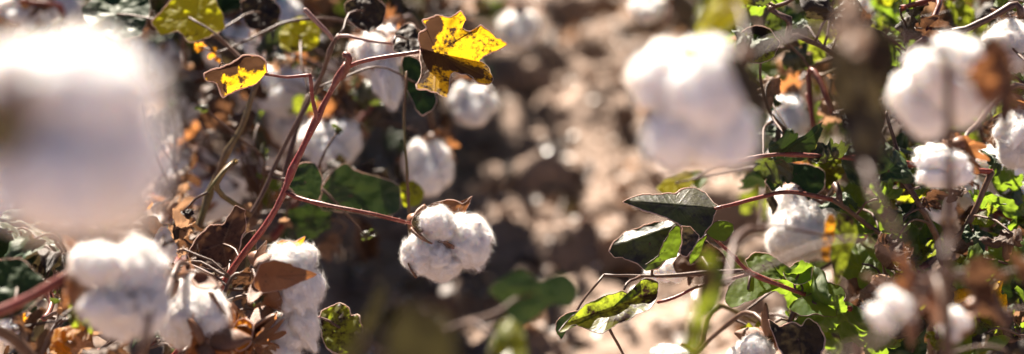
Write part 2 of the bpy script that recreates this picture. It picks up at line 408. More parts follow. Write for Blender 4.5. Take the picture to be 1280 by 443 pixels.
def leaf_mesh(name, seed, kind, mat):
    rs = np.random.default_rng(seed+100); out, ca = leaf_outline(seed, 5 if seed % 3 else 3)
    XY, rad, F = radial_sheet(out, (0, 0.0), 14); ve = vein_attr(XY, ca); x, y = XY[:, 0].copy(), XY[:, 1].copy()
    q = np.c_[x, y, np.full(len(x), seed*.7)]
    if kind == 'fresh':
        z = -.45*rad**2*rs.uniform(.3, 1)*np.hypot(x, y) + .34*fbm(q*2.2, 3, seed) + .09*rad*noise(q*7, seed) + rs.uniform(.1, .75)*np.abs(x) - ve*.008 - rs.uniform(-.2, .5)*y*y
        x = x*rs.uniform(.75, .95) + .10*rad*noise(q*3+5, seed); y = y + .10*rad*noise(q*3+9, seed)
    else:
        k1 = rs.uniform(1.8, 4.2); ang = x*k1; r_ = 1/k1; sgn = rs.choice([-1, 1])
        z = sgn*r_*(1-np.cos(np.clip(ang, -2.7, 2.7))); x = r_*np.sin(np.clip(ang, -2.7, 2.7))
        bend = rs.uniform(.3, 1.8)*rs.choice([-1, 1]); yy = y*bend; y2 = np.sin(yy)/bend; z2 = (1-np.cos(yy))/bend
        y = y2 - z*np.sin(yy)*.8; z = z*np.cos(yy*.7) + z2
        nz = np.c_[fbm(q*3.1, 3, seed), fbm(q*3.1+5, 3, seed+9), fbm(q*3.1+11, 3, seed+17)]
        x += .22*nz[:, 0]*rad; y += .14*nz[:, 1]*rad; z += .26*nz[:, 2]*(.3+rad) + .07*rad*noise(q*9, seed+3)
    return make_mesh(name, np.c_[x, y, z], F, [M[mat]], attr=ve)
def bract_mesh(seed):
    rs = np.random.default_rng(seed+300); n_ = 120; th = np.linspace(-np.pi, np.pi, n_, endpoint=False)
    env = .42+.58*np.cos(th/2)**2; teeth = np.abs(((th*3.5/np.pi*2.2) % 1)-.5)*2
    r = env*(.55+.45*teeth**.7*(np.abs(th) < 1.9))*(1-.4*np.exp(-((np.abs(th)-np.pi)/.4)**2))
    out = np.c_[r*np.sin(th)*.85, r*np.cos(th)]; XY, rad, F = radial_sheet(out, (0, .15), 8)
    x, y = XY.T; q = np.c_[x, y, np.full(len(x), seed*1.3)]
    z = .55*x*x*rs.uniform(.4, 1.6) - .45*y*y*rs.uniform(-.6, 1.2) + .16*rad*fbm(q*3, 3, seed); x = x + .10*rad*noise(q*4, seed+2)
    ve = vein_attr(XY, [0, .3, -.3, .65, -.65], False)*.6
    return make_mesh('bract', np.c_[x, y, z], F, [M['bract']], attr=ve)
BRACTS = [bract_mesh(i) for i in range(4)]
LEAVES = {}
for mat, kinds in (('green', 'fresh'), ('dgreen', 'fresh'), ('mottled', 'both'), ('yellow', 'both'), ('lime', 'fresh'), ('orange', 'dry'), ('dry', 'dry'), ('drydark', 'dry'), ('tan', 'dry'), ('waxy', 'dry')):
    for i in range(4):
        k = kinds if kinds != 'both' else ('fresh' if i < 2 else 'dry')
        LEAVES.setdefault(mat, []).append(leaf_mesh('leaf', (len(LEAVES)*7+i*3+1), k, mat))

def basis(axis, twist=0.0, ref=None):
    z = Vector(axis).normalized(); a = Vector(ref) if ref is not None else (Vector((0, 0, 1)) if abs(z.z) < .9 else Vector((1, 0, 0)))
    x = a.cross(z).normalized(); y = z.cross(x)
    return Matrix((x, y, z)).transposed() @ Matrix.Rotation(twist, 3, 'Z')
def xf(loc, rot3, scl):
    s = Matrix.Diagonal(Vector((*scl, 1)) if len(scl) == 3 else Vector((scl[0],)*3+(1,)))
    return Matrix.Translation(Vector(loc)) @ rot3.to_4x4() @ s

def boll(p, base, axis, size=.03, seed=0, locks=None, hi=False, valves=4, bracts=2, mat='stem', linked=True, vsize=1.0, hairs=0):
    """open cotton boll: receptacle mesh, with bur valves, dry bracts and lint locks under it"""
    rs = np.random.default_rng(seed); base = np.asarray(base, float); axis = np.asarray(axis, float); axis = axis/np.linalg.norm(axis)
    B = basis(axis, rs.uniform(0, 6)); Mw = xf(base, B, (1, 1, 1))
    # receptacle: a short swollen stalk end
    pts = np.array([[0, 0, -.35], [0, 0, -.1], [0, 0, .1], [0, 0, .25]])*size; path, tt = smooth_path(pts, size*.06)
    V, F, nr = tube(path, size*(.10+.16*np.sin(np.pi*np.clip(tt*1.1, 0, 1))), 10, seed, .1)
    b = new_obj('boll', make_mesh('boll', V, F, [M['bur']]), p, Mw)
    for i in range(valves):
        a = 2*math.pi*i/max(valves, 1) + rs.uniform(-.2, .2)
        rt = B @ Matrix.Rotation(a, 3, 'Z') @ Matrix.Rotation(rs.uniform(.15, .7), 3, 'X')
        s = size*1.35*rs.uniform(.85, 1.1)*vsize; new_obj('bur_valve', VALVES[rs.integers(4)], b, xf(base, rt, (s, s, s)))
    for i in range(bracts):
        a = 2*math.pi*i/max(bracts, 1) + rs.uniform(0, 2)
        rt = B @ Matrix.Rotation(a, 3, 'Z') @ Matrix.Rotation(rs.uniform(.4, 1.3), 3, 'X') @ Matrix.Rotation(math.pi/2, 3, 'X')
        s = size*1.5*rs.uniform(.8, 1.15); new_obj('bract', BRACTS[rs.integers(4)], b, xf(base-axis*size*.15, rt, (s, s, s)))
    lib = LINT_HI if hi else LINT
    if locks is None:
        k = 4 if rs.random() < .6 else 5
        for i in range(k):
            a = 2*math.pi*i/k + rs.uniform(-.2, .2); rad = Vector((math.cos(a), math.sin(a), 0))
            dirv = B @ (Vector((0, 0, 1)) + rad*.55); s = size*rs.uniform(.85, 1.1)
            # loose lint hangs a little
            ctr = Vector(base) + (B @ (rad*.62 + Vector((0, 0, .95))))*size + Vector((0, 0, -1))*size*rs.uniform(0, .5)
            new_obj('lint_lock', lib[rs.integers(len(lib))], b, xf(ctr, basis(dirv, rs.uniform(0, 6)), (s*.68, s*.68, s*1.0)))
    else:
        for lk in locks:                 # (px, py, depth, half width px, half height px, screen tilt deg)
            px, py, d, rw, rh = lk[:5]; tilt = R(lk[5] if len(lk) > 5 else 0); s = d/FPX
            up = UV*math.cos(tilt) + RV*math.sin(tilt); up = up if rs.random() < .5 else -up
            rt = basis(up, 0, -FV); dep = lk[6]*s if len(lk) > 6 else (rw+rh)/2*s
            new_obj('lint_lock', lib[rs.integers(len(lib))], b, xf(P(px, py, d), rt, (rw*s/1.02, dep/1.02, rh*s/1.02)))
    if linked: link(p, base-axis*size*.33, .0017, .0016, mat, 'branch', seed=seed, hairs=hairs)
    return b
def leaf(p, base, mid, nor, size, kind, seed=0, linked=True, pet='stem', label=None, hairs=0):
    rs = np.random.default_rng(seed); y = Vector(mid).normalized(); z = Vector(nor); z = (z - y*z.dot(y)).normalized(); x = y.cross(z)
    rt = Matrix((x, y, z)).transposed(); o = new_obj('leaf', LEAVES[kind][rs.integers(4)], p, xf(base, rt, (size, size, size)))
    if label: o['label'] = label
    if linked: link(p, base, .0011, .0009, pet, 'petiole', parent=o, seed=seed, hairs=hairs)
    return o
def px_leaf(p, px, py, d, size_px, ang, pitch, spin, kind, seed=0, **k):
    """leaf whose petiole joins at a point, midrib at a screen angle; size = midrib length in pixels"""
    a, pt, sp = R(ang), R(pitch), R(spin); mid = (RV*math.cos(a)+UV*math.sin(a))*math.cos(pt) - FV*math.sin(pt)
    side = -RV*math.sin(a)+UV*math.cos(a); nor = np.cross(mid, side); nor = nor/np.linalg.norm(nor)
    nor = nor*math.cos(sp) + side*math.sin(sp)
    return leaf(p, P(px, py, d), mid, nor, size_px*d/FPX, kind, seed, **k)
def traced_leaf(p, pts, center, d, mat, seed=0, slope=(0, 0), fold=None, bulge=0, crinkle=4, rim=.00035, name='leaf', label=None, parent=None, jag=1.2, veins=None, rimmat='hair', petiole=True, pet='stem', curl=0, scorch=None):
    """a particular leaf: outline in photograph pixels about a centre, given real depth:
    slope (depth px per px), fold (x0,y0,x1,y1, far side slope, near side slope), bulge, crinkle in px"""
    pts = np.array(pts, float); c = np.array(center, float); k = len(pts); e = np.vstack([pts[-1:], pts, pts[:2]]); out = []
    for i in range(k):
        p0, p1, p2, p3 = e[i:i+4]; m_ = max(3, int(np.linalg.norm(p2-p1)/2.2))
        for j in range(m_):
            t = j/m_; cr = .5*((2*p1)+(-p0+p2)*t+(2*p0-5*p1+4*p2-p3)*t*t+(-p0+3*p1-3*p2+p3)*t**3)
            out.append(.65*cr + .35*(p1+(p2-p1)*t))
    out = np.array(out); q = np.c_[out/9, np.full(len(out), seed*1.)]
    out = out + jag*np.c_[noise(q, seed), noise(q+7, seed+1)] + .5*jag*np.c_[noise(q*3, seed), noise(q*3+7, seed+1)]
    XY, rad, F = radial_sheet(out, c, 14); x, y = XY[:, 0]-c[0], XY[:, 1]-c[1]
    z = slope[0]*x + slope[1]*y
    if fold:
        x0, y0, x1, y1, kf, kn = fold; n_ = np.array([y1-y0, -(x1-x0)]); n_ = n_/np.linalg.norm(n_); dist = (XY-np.array([x0, y0])) @ n_
        z = z + np.where(dist > 0, kf*dist, kn*dist)
    sz = np.abs(pts-c).max(); z = z + bulge*(x*x+y*y)/sz
    q = np.c_[XY/sz*2.4, np.full(len(x), seed*1.7)]; z = z + crinkle*fbm(q, 3, seed) + crinkle*.12*noise(q*3.3, seed+5) + curl*rad**4*noise(q*1.3, seed+8)
    sc = d/FPX; V = np.array([P(a, b, d) for a, b in XY]) + FV[None, :]*(z*sc)[:, None]
    ve = np.zeros(len(x))
    for vx, vy in (veins or []):         # vein ends, from the centre
        dv = np.array([vx, vy])-c; L = np.linalg.norm(dv); dv = dv/L; al = x*dv[0]+y*dv[1]; pe = np.abs(x*dv[1]-y*dv[0])
        ve = np.maximum(ve, np.exp(-(pe/(1.3))**2)*(al > 0)*(al < L))
        qq = (al-pe*.8)/9.; f = np.abs(qq-np.round(qq)); ve = np.maximum(ve, .35*np.exp(-(f/.12)**2)*(al > 0)*(al < L)*(pe < 22))
    mats = [M[mat]]; mi = None; nV = len(V); so_ = np.zeros(len(x))
    for bx, by, br in (scorch or []): so_ = np.maximum(so_, np.exp(-(((XY[:, 0]-bx)**2+(XY[:, 1]-by)**2)/br**2)**1.5))
    F = [list(f) for f in F]
    if rim:  # curled margin as a tube, pale by default to imitate a rim-lit edge
        ring = V[-len(out):]; rs = np.random.default_rng(seed)
        loop = np.vstack([ring, ring[:1]]); rr = rim*(1+.6*noise(np.c_[np.arange(len(loop))*.13, np.zeros(len(loop)), np.full(len(loop), seed*1.)], seed))
        tv, tf, _ = tube(loop, rr, 6, seed, .3); mi = [0]*len(F)+[1]*len(tf)
        F += [[int(a)+nV for a in f] for f in tf]; V = np.vstack([V, tv]); ve = np.r_[ve, np.zeros(len(tv))]; so_ = np.r_[so_, np.zeros(len(tv))]; mats.append(M[rimmat])
    o0 = P(c[0], c[1], d)
    par = parent or p
    ob = new_obj(name, make_mesh(name, V-o0, F, mats, mi, attr=ve, scorch=so_), par, Matrix.Translation(o0))
    if label: ob['label'] = label
    if petiole: link(p, V[0], .0011, .0009, pet, 'petiole', parent=None if parent is not None else ob, seed=seed)
    return ob

#BODY
# ------------------------------------------------------------------ ground
def axis_steps(lo, hi, fine, far, k=26):
    a = np.arange(lo, hi+1e-6, fine); g = np.geomspace(fine*1.5, far, k)
    return np.r_[(lo-np.cumsum(g))[::-1], a, hi+np.cumsum(g)]
def soil_height(X, Y):
    bed = .055*np.exp(-((X+.44)/.20)**2) + .055*np.exp(-((X-.50)/.20)**2)
    q = np.c_[X.ravel(), Y.ravel(), np.zeros(X.size)]
    near = np.exp(-(np.maximum(np.abs(X)-1.6, 0)/2)**2).ravel()
    h = .030*fbm(q*5, 3, 3) + .055*np.maximum(0, fbm(q*np.array([7.5, 16, 1]), 3, 8))*1.6 + .012*fbm(q*34, 3, 12) + .006*fbm(q*90, 2, 15)
    return bed + (h*near).reshape(X.shape)
xs, ys = axis_steps(-1.15, 1.15, .008, 160), axis_steps(1.3, 4.3, .009, 160)
GX, GY = np.meshgrid(xs, ys, indexing='ij'); GZ = soil_height(GX, GY)
i, j = np.meshgrid(np.arange(len(xs)-1), np.arange(len(ys)-1), indexing='ij'); ny = len(ys)
GF = np.stack([i*ny+j, (i+1)*ny+j, (i+1)*ny+j+1, i*ny+j+1], -1).reshape(-1, 4)
g = new_obj('ground', make_mesh('ground', np.c_[GX.ravel(), GY.ravel(), GZ.ravel()], GF, [M['soil']]), None, Matrix.Identity(4))
g['kind'] = 'structure'; g['label'] = 'dry crumbly tan soil of the furrow between cotton rows'
def ground_z(x, y): return float(soil_height(np.array([[x]]), np.array([[y]]))[0, 0])
bm = bmesh.new(); bmesh.ops.create_icosphere(bm, subdivisions=2, radius=1); ICV = np.array([v.co[:] for v in bm.verts]); ICF = np.array([[v.index for v in f.verts] for f in bm.faces]); bm.free()
rs = np.random.default_rng(4); VV = []; FF = []; off = 0
CX = rs.uniform(-.75, .85, 1500); CY = rs.uniform(1.6, 4.2, 1500); CZ = soil_height(CX[None], CY[None])[0]
for k in range(1500):
    s = .0045*math.exp(rs.normal()*.55 + .35); s = min(s, .03)
    v = ICV*(1+.30*noise(ICV*1.7+k, 3)+.14*noise(ICV*4+k, 5))[:, None]*np.array([1, rs.uniform(.7, 1.2), rs.uniform(.5, .85)])*s
    VV.append(v+np.array([CX[k], CY[k], CZ[k]+s*.25])); FF.append(ICF+off); off += len(v)
cl = new_obj('soil_clods', make_mesh('soil_clods', np.vstack(VV), np.vstack(FF), [M['soil']], smooth=False), None, Matrix.Identity(4))
cl['kind'] = 'stuff'; cl['label'] = 'loose crumbled soil clods strewn over the furrow'; cl['category'] = 'soil'
# fallen leaf bits, twigs and wisps of lint on the soil
rs = np.random.default_rng(9); VV = []; FF = []; MI = []; off = 0
lm = [M['tan'], M['dry'], M['drydark'], M['fibre'], M['stem'], M['shard']]
n_l = 1500
LX = np.r_[rs.normal(-.42, .17, n_l//2), rs.normal(.46, .17, n_l//2)]; LY = rs.uniform(1.7, 4.2, n_l); LX[::3] = rs.uniform(-.4, .5, len(LX[::3])); LZ = soil_height(LX[None], LY[None])[0]
for k in range(n_l):
    kind = rs.choice(6, p=[.3, .22, .12, .12, .12, .12]); a = rs.uniform(0, 6.28)
    if kind == 4:
        L = rs.uniform(.015, .06); th = np.linspace(0, 2*np.pi, 4, endpoint=False); r = rs.uniform(.0008, .002)
        v = np.vstack([np.c_[np.full(4, t*L), r*np.cos(th), r*np.sin(th)] for t in (-1, 1)]); v[4:, 2] += rs.uniform(0, .02)
        f = np.array([[0, 1, 5, 4], [1, 2, 6, 5], [2, 3, 7, 6], [3, 0, 4, 7]])
    else:
        s = rs.uniform(.006, .024) if kind not in (3, 5) else rs.uniform(.0025, .007); u = np.linspace(-1, 1, 5); X, Y = np.meshgrid(u, u, indexing='ij')
        rr = 1-.35*np.hypot(X, Y)**2*.5; z = (.5*X*X*rs.uniform(-1, 1.5)+.4*Y*Y*rs.uniform(-1, 1)+.25*noise(np.c_[X.ravel()*2, Y.ravel()*2, np.full(25, k)], k).reshape(5, 5))
        v = np.c_[(X*rr).ravel()*s, (Y*rr).ravel()*s*.7, z.ravel()*s]; ii, jj = np.meshgrid(range(4), range(4), indexing='ij')
        f = np.stack([ii*5+jj, ii*5+5+jj, ii*5+6+jj, ii*5+jj+1], -1).reshape(-1, 4)
    tl = rs.normal()*.35; ct, st = math.cos(tl), math.sin(tl); v = np.c_[v[:, 0], v[:, 1]*ct-v[:, 2]*st, v[:, 1]*st+v[:, 2]*ct]
    v = np.c_[v[:, 0]*math.cos(a)-v[:, 1]*math.sin(a), v[:, 0]*math.sin(a)+v[:, 1]*math.cos(a), v[:, 2]]
    VV.append(v+np.array([LX[k], LY[k], LZ[k]+.006])); FF.append(f+off); off += len(v); MI += [kind]*len(f)
SX = rs.uniform(-.5, .55, 7000); SY = rs.uniform(1.8, 4.2, 7000); SZ = soil_height(SX[None], SY[None])[0]; u = np.array([-1, 0, 1.]); X9, Y9 = [q_.ravel() for q_ in np.meshgrid(u, u, indexing='ij')]
F9 = np.array([[0, 3, 4, 1], [1, 4, 5, 2], [3, 6, 7, 4], [4, 7, 8, 5]])
for k in range(7000):                    # flat chips of dry leaf and bur, added for their sun glints
    sz = rs.uniform(.0015, .0055); v = np.c_[X9*(1-.2*Y9*Y9)*sz, Y9*(1-.25*X9*X9)*sz*rs.uniform(.6, 1), rs.normal(size=9)*.06*sz]
    m3 = np.array(Matrix.Rotation(rs.uniform(0, 6.28), 3, 'Z') @ Matrix.Rotation(rs.normal()*.5, 3, 'X') @ Matrix.Rotation(rs.normal()*.4, 3, 'Y'))
    VV.append(v @ m3.T + np.array([SX[k], SY[k], SZ[k]+.006])); FF.append(F9+off); off += 9; MI += [5 if k % 6 else 3]*4
lt = new_obj('leaf_litter', make_mesh('leaf_litter', np.vstack(VV), np.vstack(FF), lm, MI, attr=np.zeros(off)), None, Matrix.Identity(4))
lt['kind'] = 'stuff'; lt['label'] = 'dry leaf crumbs, twigs and lint wisps fallen on the soil'; lt['category'] = 'litter'

# ------------------------------------------------------------------ the plants the photograph singles out
GL, GR = 'cotton plants of the left row', 'cotton plants of the right row'
def rooted(label, x, y, group, top, h_stem=.0045, mat='stem', via=None):
    z = ground_z(x, y)-.02; p = plant(label, (x, y, z), group)
    pts = [np.array([x, y, z])] + [np.array(v) for v in (via or [])] + [np.array(top)]
    stem(p, pts, h_stem, h_stem*.45, mat, 'main_stem', seed=int(abs(x*1000+y*77)), nodes=(.3, .45, .6, .75, .88))
    return p

# ---- near plant on the left with the big pale boll
LA = rooted('near cotton plant at left edge with a huge fully blurred white boll', -.30, .60, GL, (-.235, .62, .80))
boll(LA, P(-15, 165, .645), P(130, 140, .66)-P(-15, 165, .645), .026, 3, locks=[(105, 118, .665, 88, 66, 10), (38, 118, .67, 70, 64), (150, 190, .67, 56, 72), (70, 215, .66, 78, 70), (120, 235, .68, 70, 52)], valves=2, bracts=0, vsize=.8)
traced_leaf(LA, [(-70, 135), (-20, 122), (22, 142), (28, 180), (0, 196), (-60, 190)], (-15, 160), .615, 'drydark', 5, slope=(.5, .3), crinkle=6, rim=0)
traced_leaf(LA, [(20, 255), (90, 245), (180, 250), (190, 290), (120, 300), (40, 295)], (110, 272), .70, 'tan', 6, slope=(.0, -.8), crinkle=6, rim=0)

# ---- near plant, centre bottom: blurred dry leaf and green leaves
LB = rooted('low blurred plant at bottom centre with dull brown and green leaves', -.30, 1.0, GL, (-.20, 1.02, .50))
px_stem(LB, [(330, 560, 1.02), (430, 500, 1.0), (520, 420, .98), (560, 400, .98)], 12, 8, mat='olive', seed=3)
traced_leaf(LB, [(478, 470), (484, 425), (500, 385), (520, 378), (548, 392), (566, 420), (572, 460), (550, 490), (500, 490)], (525, 435), .86, 'umber', 7, slope=(.2, -.35), crinkle=3, rim=0)
traced_leaf(LB, [(420, 470), (455, 440), (480, 380), (478, 350), (462, 380), (440, 420), (415, 452)], (455, 420), .98, 'umber', 8, slope=(.2, -.4), crinkle=3, rim=0)
traced_leaf(LB, [(612, 362), (650, 336), (676, 350), (704, 340), (722, 362), (712, 384), (690, 380), (668, 400), (640, 412), (632, 384)], (665, 368), 1.18, 'dgreen', 9, slope=(-.1, .1), crinkle=6, rim=0)
traced_leaf(LB, [(610, 440), (628, 400), (652, 410), (660, 440), (640, 465), (618, 462)], (636, 435), 1.12, 'mottled', 10, slope=(.3, -.9), crinkle=8, rim=0)

# ---- the plant in focus on the left
LC = rooted('sharp red-stemmed cotton plant at left with a yellow lobed leaf and three-lobed boll', -.40, 1.50, GL, P(120, 440, 1.52), via=[(-.39, 1.49, .12)], mat='olive')
px_stem(LC, [(120, 440, 1.52), (200, 455, 1.51), (255, 395, 1.5), (300, 325, 1.5), (340, 268, 1.5), (366, 214, 1.5), (396, 150, 1.5), (424, 96, 1.5), (433, 80, 1.5)], 9.5, 6, mat='redstem', hairs=2600, nodes=(.62, .745, .87, .985), seed=1, jitter=.0012)['label'] = 'bristly red branch rising to the right'
px_stem(LC, [(424, 98, 1.5), (431, 86, 1.498), (434, 74, 1.495), (430, 68, 1.494)], 9, 8, mat='redstem', name='bud', hairs=5000, seed=2)
px_stem(LC, [(396, 152, 1.5), (391, 126, 1.495), (389, 98, 1.49), (384, 94, 1.49), (360, 96, 1.488), (331, 93, 1.485)], 5.5, 3.2, mat='redstem', hairs=4200, seed=4, jitter=.0008, name='petiole')
px_stem(LC, [(432, 86, 1.5), (446, 79, 1.497), (480, 72, 1.49), (528, 64, 1.485)], 6, 4.5, mat='redstem', hairs=3800, seed=5, jitter=.0006, name='petiole')
px_stem(LC, [(358, 240, 1.5), (371, 247, 1.497), (400, 255, 1.49), (440, 263, 1.485), (480, 271, 1.485), (516, 280, 1.49)], 6, 4.4, mat='redstem', hairs=3000, nodes=(.15, .42), seed=6, jitter=.0008)
traced_leaf(LC, [(526, 64), (524, 42), (533, 35), (530, 27), (545, 20), (560, 22), (576, 14), (582, 22), (578, 34), (592, 40), (602, 32), (618, 44), (634, 56), (606, 70), (600, 76), (612, 86), (616, 98), (609, 108), (599, 107), (592, 98), (582, 94), (568, 90), (563, 104), (560, 124), (546, 118), (535, 114), (524, 112), (528, 94), (526, 78)], (546, 66), 1.485, 'yellow', 12, slope=(.15, -.45), fold=(528, 62, 610, 80, -.5, .55), crinkle=3.5, rim=.00042, veins=[(628, 56), (565, 25), (608, 98), (545, 115)], petiole=False, jag=1.6, label='three-lobed yellow leaf with brown scorched base', curl=5, scorch=[(530, 48, 13), (532, 70, 11), (542, 74, 8), (551, 77, 8), (560, 80, 8), (569, 83, 8), (578, 86, 8), (587, 89, 9), (596, 92, 8), (545, 30, 9), (528, 96, 8), (532, 84, 8)])
traced_leaf(LC, [(333, 90), (331, 76), (318, 69), (304, 70), (290, 80), (277, 86), (258, 92), (262, 101), (274, 106), (279, 122), (286, 117), (300, 112), (318, 104), (326, 96)], (300, 92), 1.485, 'yellow', 14, slope=(.2, -.3), fold=(333, 88, 276, 116, 1.2, .35), crinkle=3, rim=.00050, veins=[(275, 116), (330, 88)], petiole=False, label='small folded leaf with yellow underside and dark upper half', curl=3, scorch=[(304, 74, 9), (322, 78, 9), (288, 86, 9), (270, 95, 9), (276, 112, 7), (312, 82, 6)])
px_stem(LC, [(278, 90, 1.49), (272, 84, 1.488), (275, 79, 1.487), (279, 80, 1.487)], 2, 1.2, mat='stem', name='leaf_tip', seed=9)
# its boll
fb = boll(LC, P(520, 278, 1.50), P(560, 308, 1.47)-P(520, 278, 1.50), .026, 21, hi=True, locks=[(547, 280, 1.472, 21, 20.5, 20), (585, 304, 1.485, 27, 30.5, -20), (529, 314, 1.480, 23, 25, 15), (553, 330, 1.488, 25, 21, 0), (545, 320, 1.475, 16.5, 15, 30)], valves=0, bracts=0, linked=False)
def valve(bo, px, py, d, ang, size_px, spin=0, pitch=0, seed=0):
    a = R(ang); ax = (RV*math.cos(a)+UV*math.sin(a))*math.cos(R(pitch)) - FV*math.sin(R(pitch)); s = size_px*d/FPX
    new_obj('bur_valve', VALVES[seed % 4], bo, xf(P(px, py, d), basis(ax, R(spin)), (s, s, s)))
valve(fb, 518, 284, 1.474, 48, 34, 90, 0, 0); valve(fb, 548, 301, 1.474, -50, 28, 115, 5, 1); valve(fb, 510, 312, 1.478, -100, 36, 200, 0, 2); valve(fb, 514, 286, 1.466, -62, 34, 140, 20, 3); valve(fb, 520, 276, 1.49, 20, 34, 10, 0, 1)
traced_leaf(LC, [(515, 272), (530, 260), (548, 252), (568, 250), (578, 256), (590, 246), (584, 262), (572, 274), (545, 272), (525, 282)], (550, 263), 1.51, 'bract', 23, slope=(.1, -.4), crinkle=3, rim=.0003, parent=fb, petiole=False, name='bract')
traced_leaf(LC, [(514, 276), (528, 265), (544, 264), (540, 272), (530, 280), (532, 290), (520, 288)], (525, 276), 1.468, 'drydark', 24, crinkle=4, rim=.0002, parent=fb, petiole=False, name='bract', jag=3)

# back stems of the same plant
px_stem(LC, [(200, 470, 1.6), (235, 330, 1.62), (262, 245, 1.63), (292, 180, 1.62), (326, 95, 1.62)], 11, 7, mat='olive', seed=11, nodes=(.5, .7))
px_stem(LC, [(250, 395, 1.58), (318, 262, 1.6), (352, 190, 1.6), (392, 112, 1.6), (412, 66, 1.58), (424, 44, 1.58)], 6, 5, mat='stem', seed=12, nodes=(.6, .8, .97))
px_stem(LC, [(418, 52, 1.58), (400, 32, 1.575), (381, 12, 1.57)], 5, 6, mat='pink', seed=13, name='petiole')
px_stem(LC, [(420, 48, 1.58), (436, 44, 1.575), (462, 50, 1.57), (492, 55, 1.57)], 5, 3, mat='pink', seed=14, name='petiole')
px_stem(LC, [(340, 300, 1.8), (400, 205, 1.85), (440, 160, 1.88), (475, 118, 1.9)], 10, 8, mat='redstem', seed=15)
px_stem(LC, [(352, 250, 1.66), (366, 175, 1.66), (385, 120, 1.66)], 8, 6, mat='stem', seed=16)
# leaves round the stem
traced_leaf(LC, [(238, 318), (245, 300), (262, 282), (278, 280), (291, 258), (303, 264), (304, 285), (300, 305), (292, 330), (270, 336), (250, 330)], (278, 305), 1.52, 'dry', 17, slope=(.2, -.5), crinkle=4, rim=.00035, label='dull brown crinkled leaf across the stem', veins=[(242, 318), (292, 262), (285, 330)])
traced_leaf(LC, [(300, 300), (318, 288), (318, 320), (306, 345), (290, 350), (282, 340)], (300, 322), 1.54, 'drydark', 18, slope=(.4, -.2), crinkle=4, rim=.0003)
traced_leaf(LC, [(401, 390), (412, 384), (424, 380), (434, 386), (438, 396), (448, 396), (454, 420), (446, 436), (428, 442), (412, 436), (404, 420), (398, 404)], (425, 410), 1.48, 'mottled', 19, slope=(.2, -.5), crinkle=6, rim=.0005, curl=8, label='small curled green leaf with dark crisp margin')
px_stem(LC, [(300, 435, 1.49), (330, 415, 1.485), (370, 404, 1.48), (400, 397, 1.48)], 5, 3.5, mat='redstem', seed=20, name='petiole')
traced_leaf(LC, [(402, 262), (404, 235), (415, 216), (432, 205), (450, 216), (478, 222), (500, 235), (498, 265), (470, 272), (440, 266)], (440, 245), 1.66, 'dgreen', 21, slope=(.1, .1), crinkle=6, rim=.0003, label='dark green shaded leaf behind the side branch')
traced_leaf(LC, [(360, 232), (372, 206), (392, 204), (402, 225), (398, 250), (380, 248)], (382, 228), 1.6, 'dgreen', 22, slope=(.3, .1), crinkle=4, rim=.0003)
traced_leaf(LC, [(492, 62), (494, 40), (510, 28), (524, 36), (536, 48), (530, 66), (505, 70)], (510, 50), 1.6, 'drydark', 26, slope=(.1, -.8), crinkle=4, rim=.0003)
traced_leaf(LC, [(502, 70), (520, 72), (540, 100), (545, 130), (528, 146), (512, 120), (504, 95)], (522, 105), 1.62, 'dgreen', 27, slope=(.2, -.5), crinkle=4, rim=.0004)
traced_leaf(LC, [(190, 30), (205, 8), (222, -8), (262, -6), (276, 14), (282, 36), (262, 48), (240, 54), (224, 40), (204, 44)], (236, 22), 1.64, 'bright', 28, slope=(.0, -.5), crinkle=4, rim=.0002, label='bright yellow-green leaf at the top', veins=[(195, 30), (280, 10), (255, 48)])
traced_leaf(LC, [(352, 62), (350, 40), (366, 22), (384, 22), (400, 36), (396, 58), (376, 66)], (375, 45), 1.72, 'bright', 29, slope=(.1, -.6), crinkle=5, rim=0)
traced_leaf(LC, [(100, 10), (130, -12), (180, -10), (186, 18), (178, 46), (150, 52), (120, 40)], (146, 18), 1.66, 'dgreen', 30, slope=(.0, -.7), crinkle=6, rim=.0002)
traced_leaf(LC, [(430, 6), (460, -8), (482, 8), (478, 30), (462, 42), (440, 30)], (455, 14), 1.62, 'drydark', 31, slope=(.1, -.5), crinkle=5, rim=.0003)
traced_leaf(LC, [(300, 2), (330, -6), (352, 12), (338, 40), (312, 34)], (325, 16), 1.68, 'drydark', 32, slope=(.1, -.5), crinkle=5, rim=.0002)
traced_leaf(LC, [(500, 232), (516, 226), (530, 240), (524, 256), (506, 258)], (513, 243), 1.7, 'lime', 33, crinkle=4, rim=0)
px_stem(LC, [(512, 295, 1.6), (508, 240, 1.6), (505, 160, 1.6), (508, 90, 1.61)], 4, 3, mat='olive', seed=34)

# ---- lower left bolls, a plant slightly nearer
LD = rooted('low cotton plant at bottom left with three bolls in curled brown burs', -.34, 1.34, GL, P(60, 470, 1.36), via=[(-.34, 1.34, .2)])
px_stem(LD, [(-30, 405, 1.25), (20, 383, 1.25), (55, 362, 1.25), (95, 338, 1.25)], 15, 13, mat='redstem', seed=41)
px_stem(LD, [(60, 470, 1.36), (10, 420, 1.3), (-30, 405, 1.25)], 14, 14, mat='stem', seed=42)
boll(LD, P(98, 342, 1.245), (P(160, 360, 1.2)-P(98, 342, 1.25)), .026, 43, hi=True, locks=[(123, 331, 1.195, 30, 27, 0), (172, 342, 1.225, 33, 42, 0), (134, 384, 1.20, 29, 24, 0), (178, 388, 1.22, 29, 32, 0), (152, 402, 1.23, 32, 20, 0)], valves=3, bracts=1)
px_stem(LD, [(170, 470, 1.34), (190, 415, 1.33), (204, 380, 1.34), (214, 350, 1.36)], 11, 8, mat='stem', seed=44)
b3 = boll(LD, P(236, 346, 1.41), UV*-1+RV*.1-FV*.2, .026, 45, hi=True, locks=[(240, 372, 1.4, 24, 26, 0), (250, 395, 1.39, 33, 36, 0), (228, 402, 1.40, 26, 32, 0)], valves=0, bracts=0)
px_stem(LD, [(214, 352, 1.37), (226, 344, 1.39), (238, 346, 1.41)], 7, 6, mat='bur', seed=46)
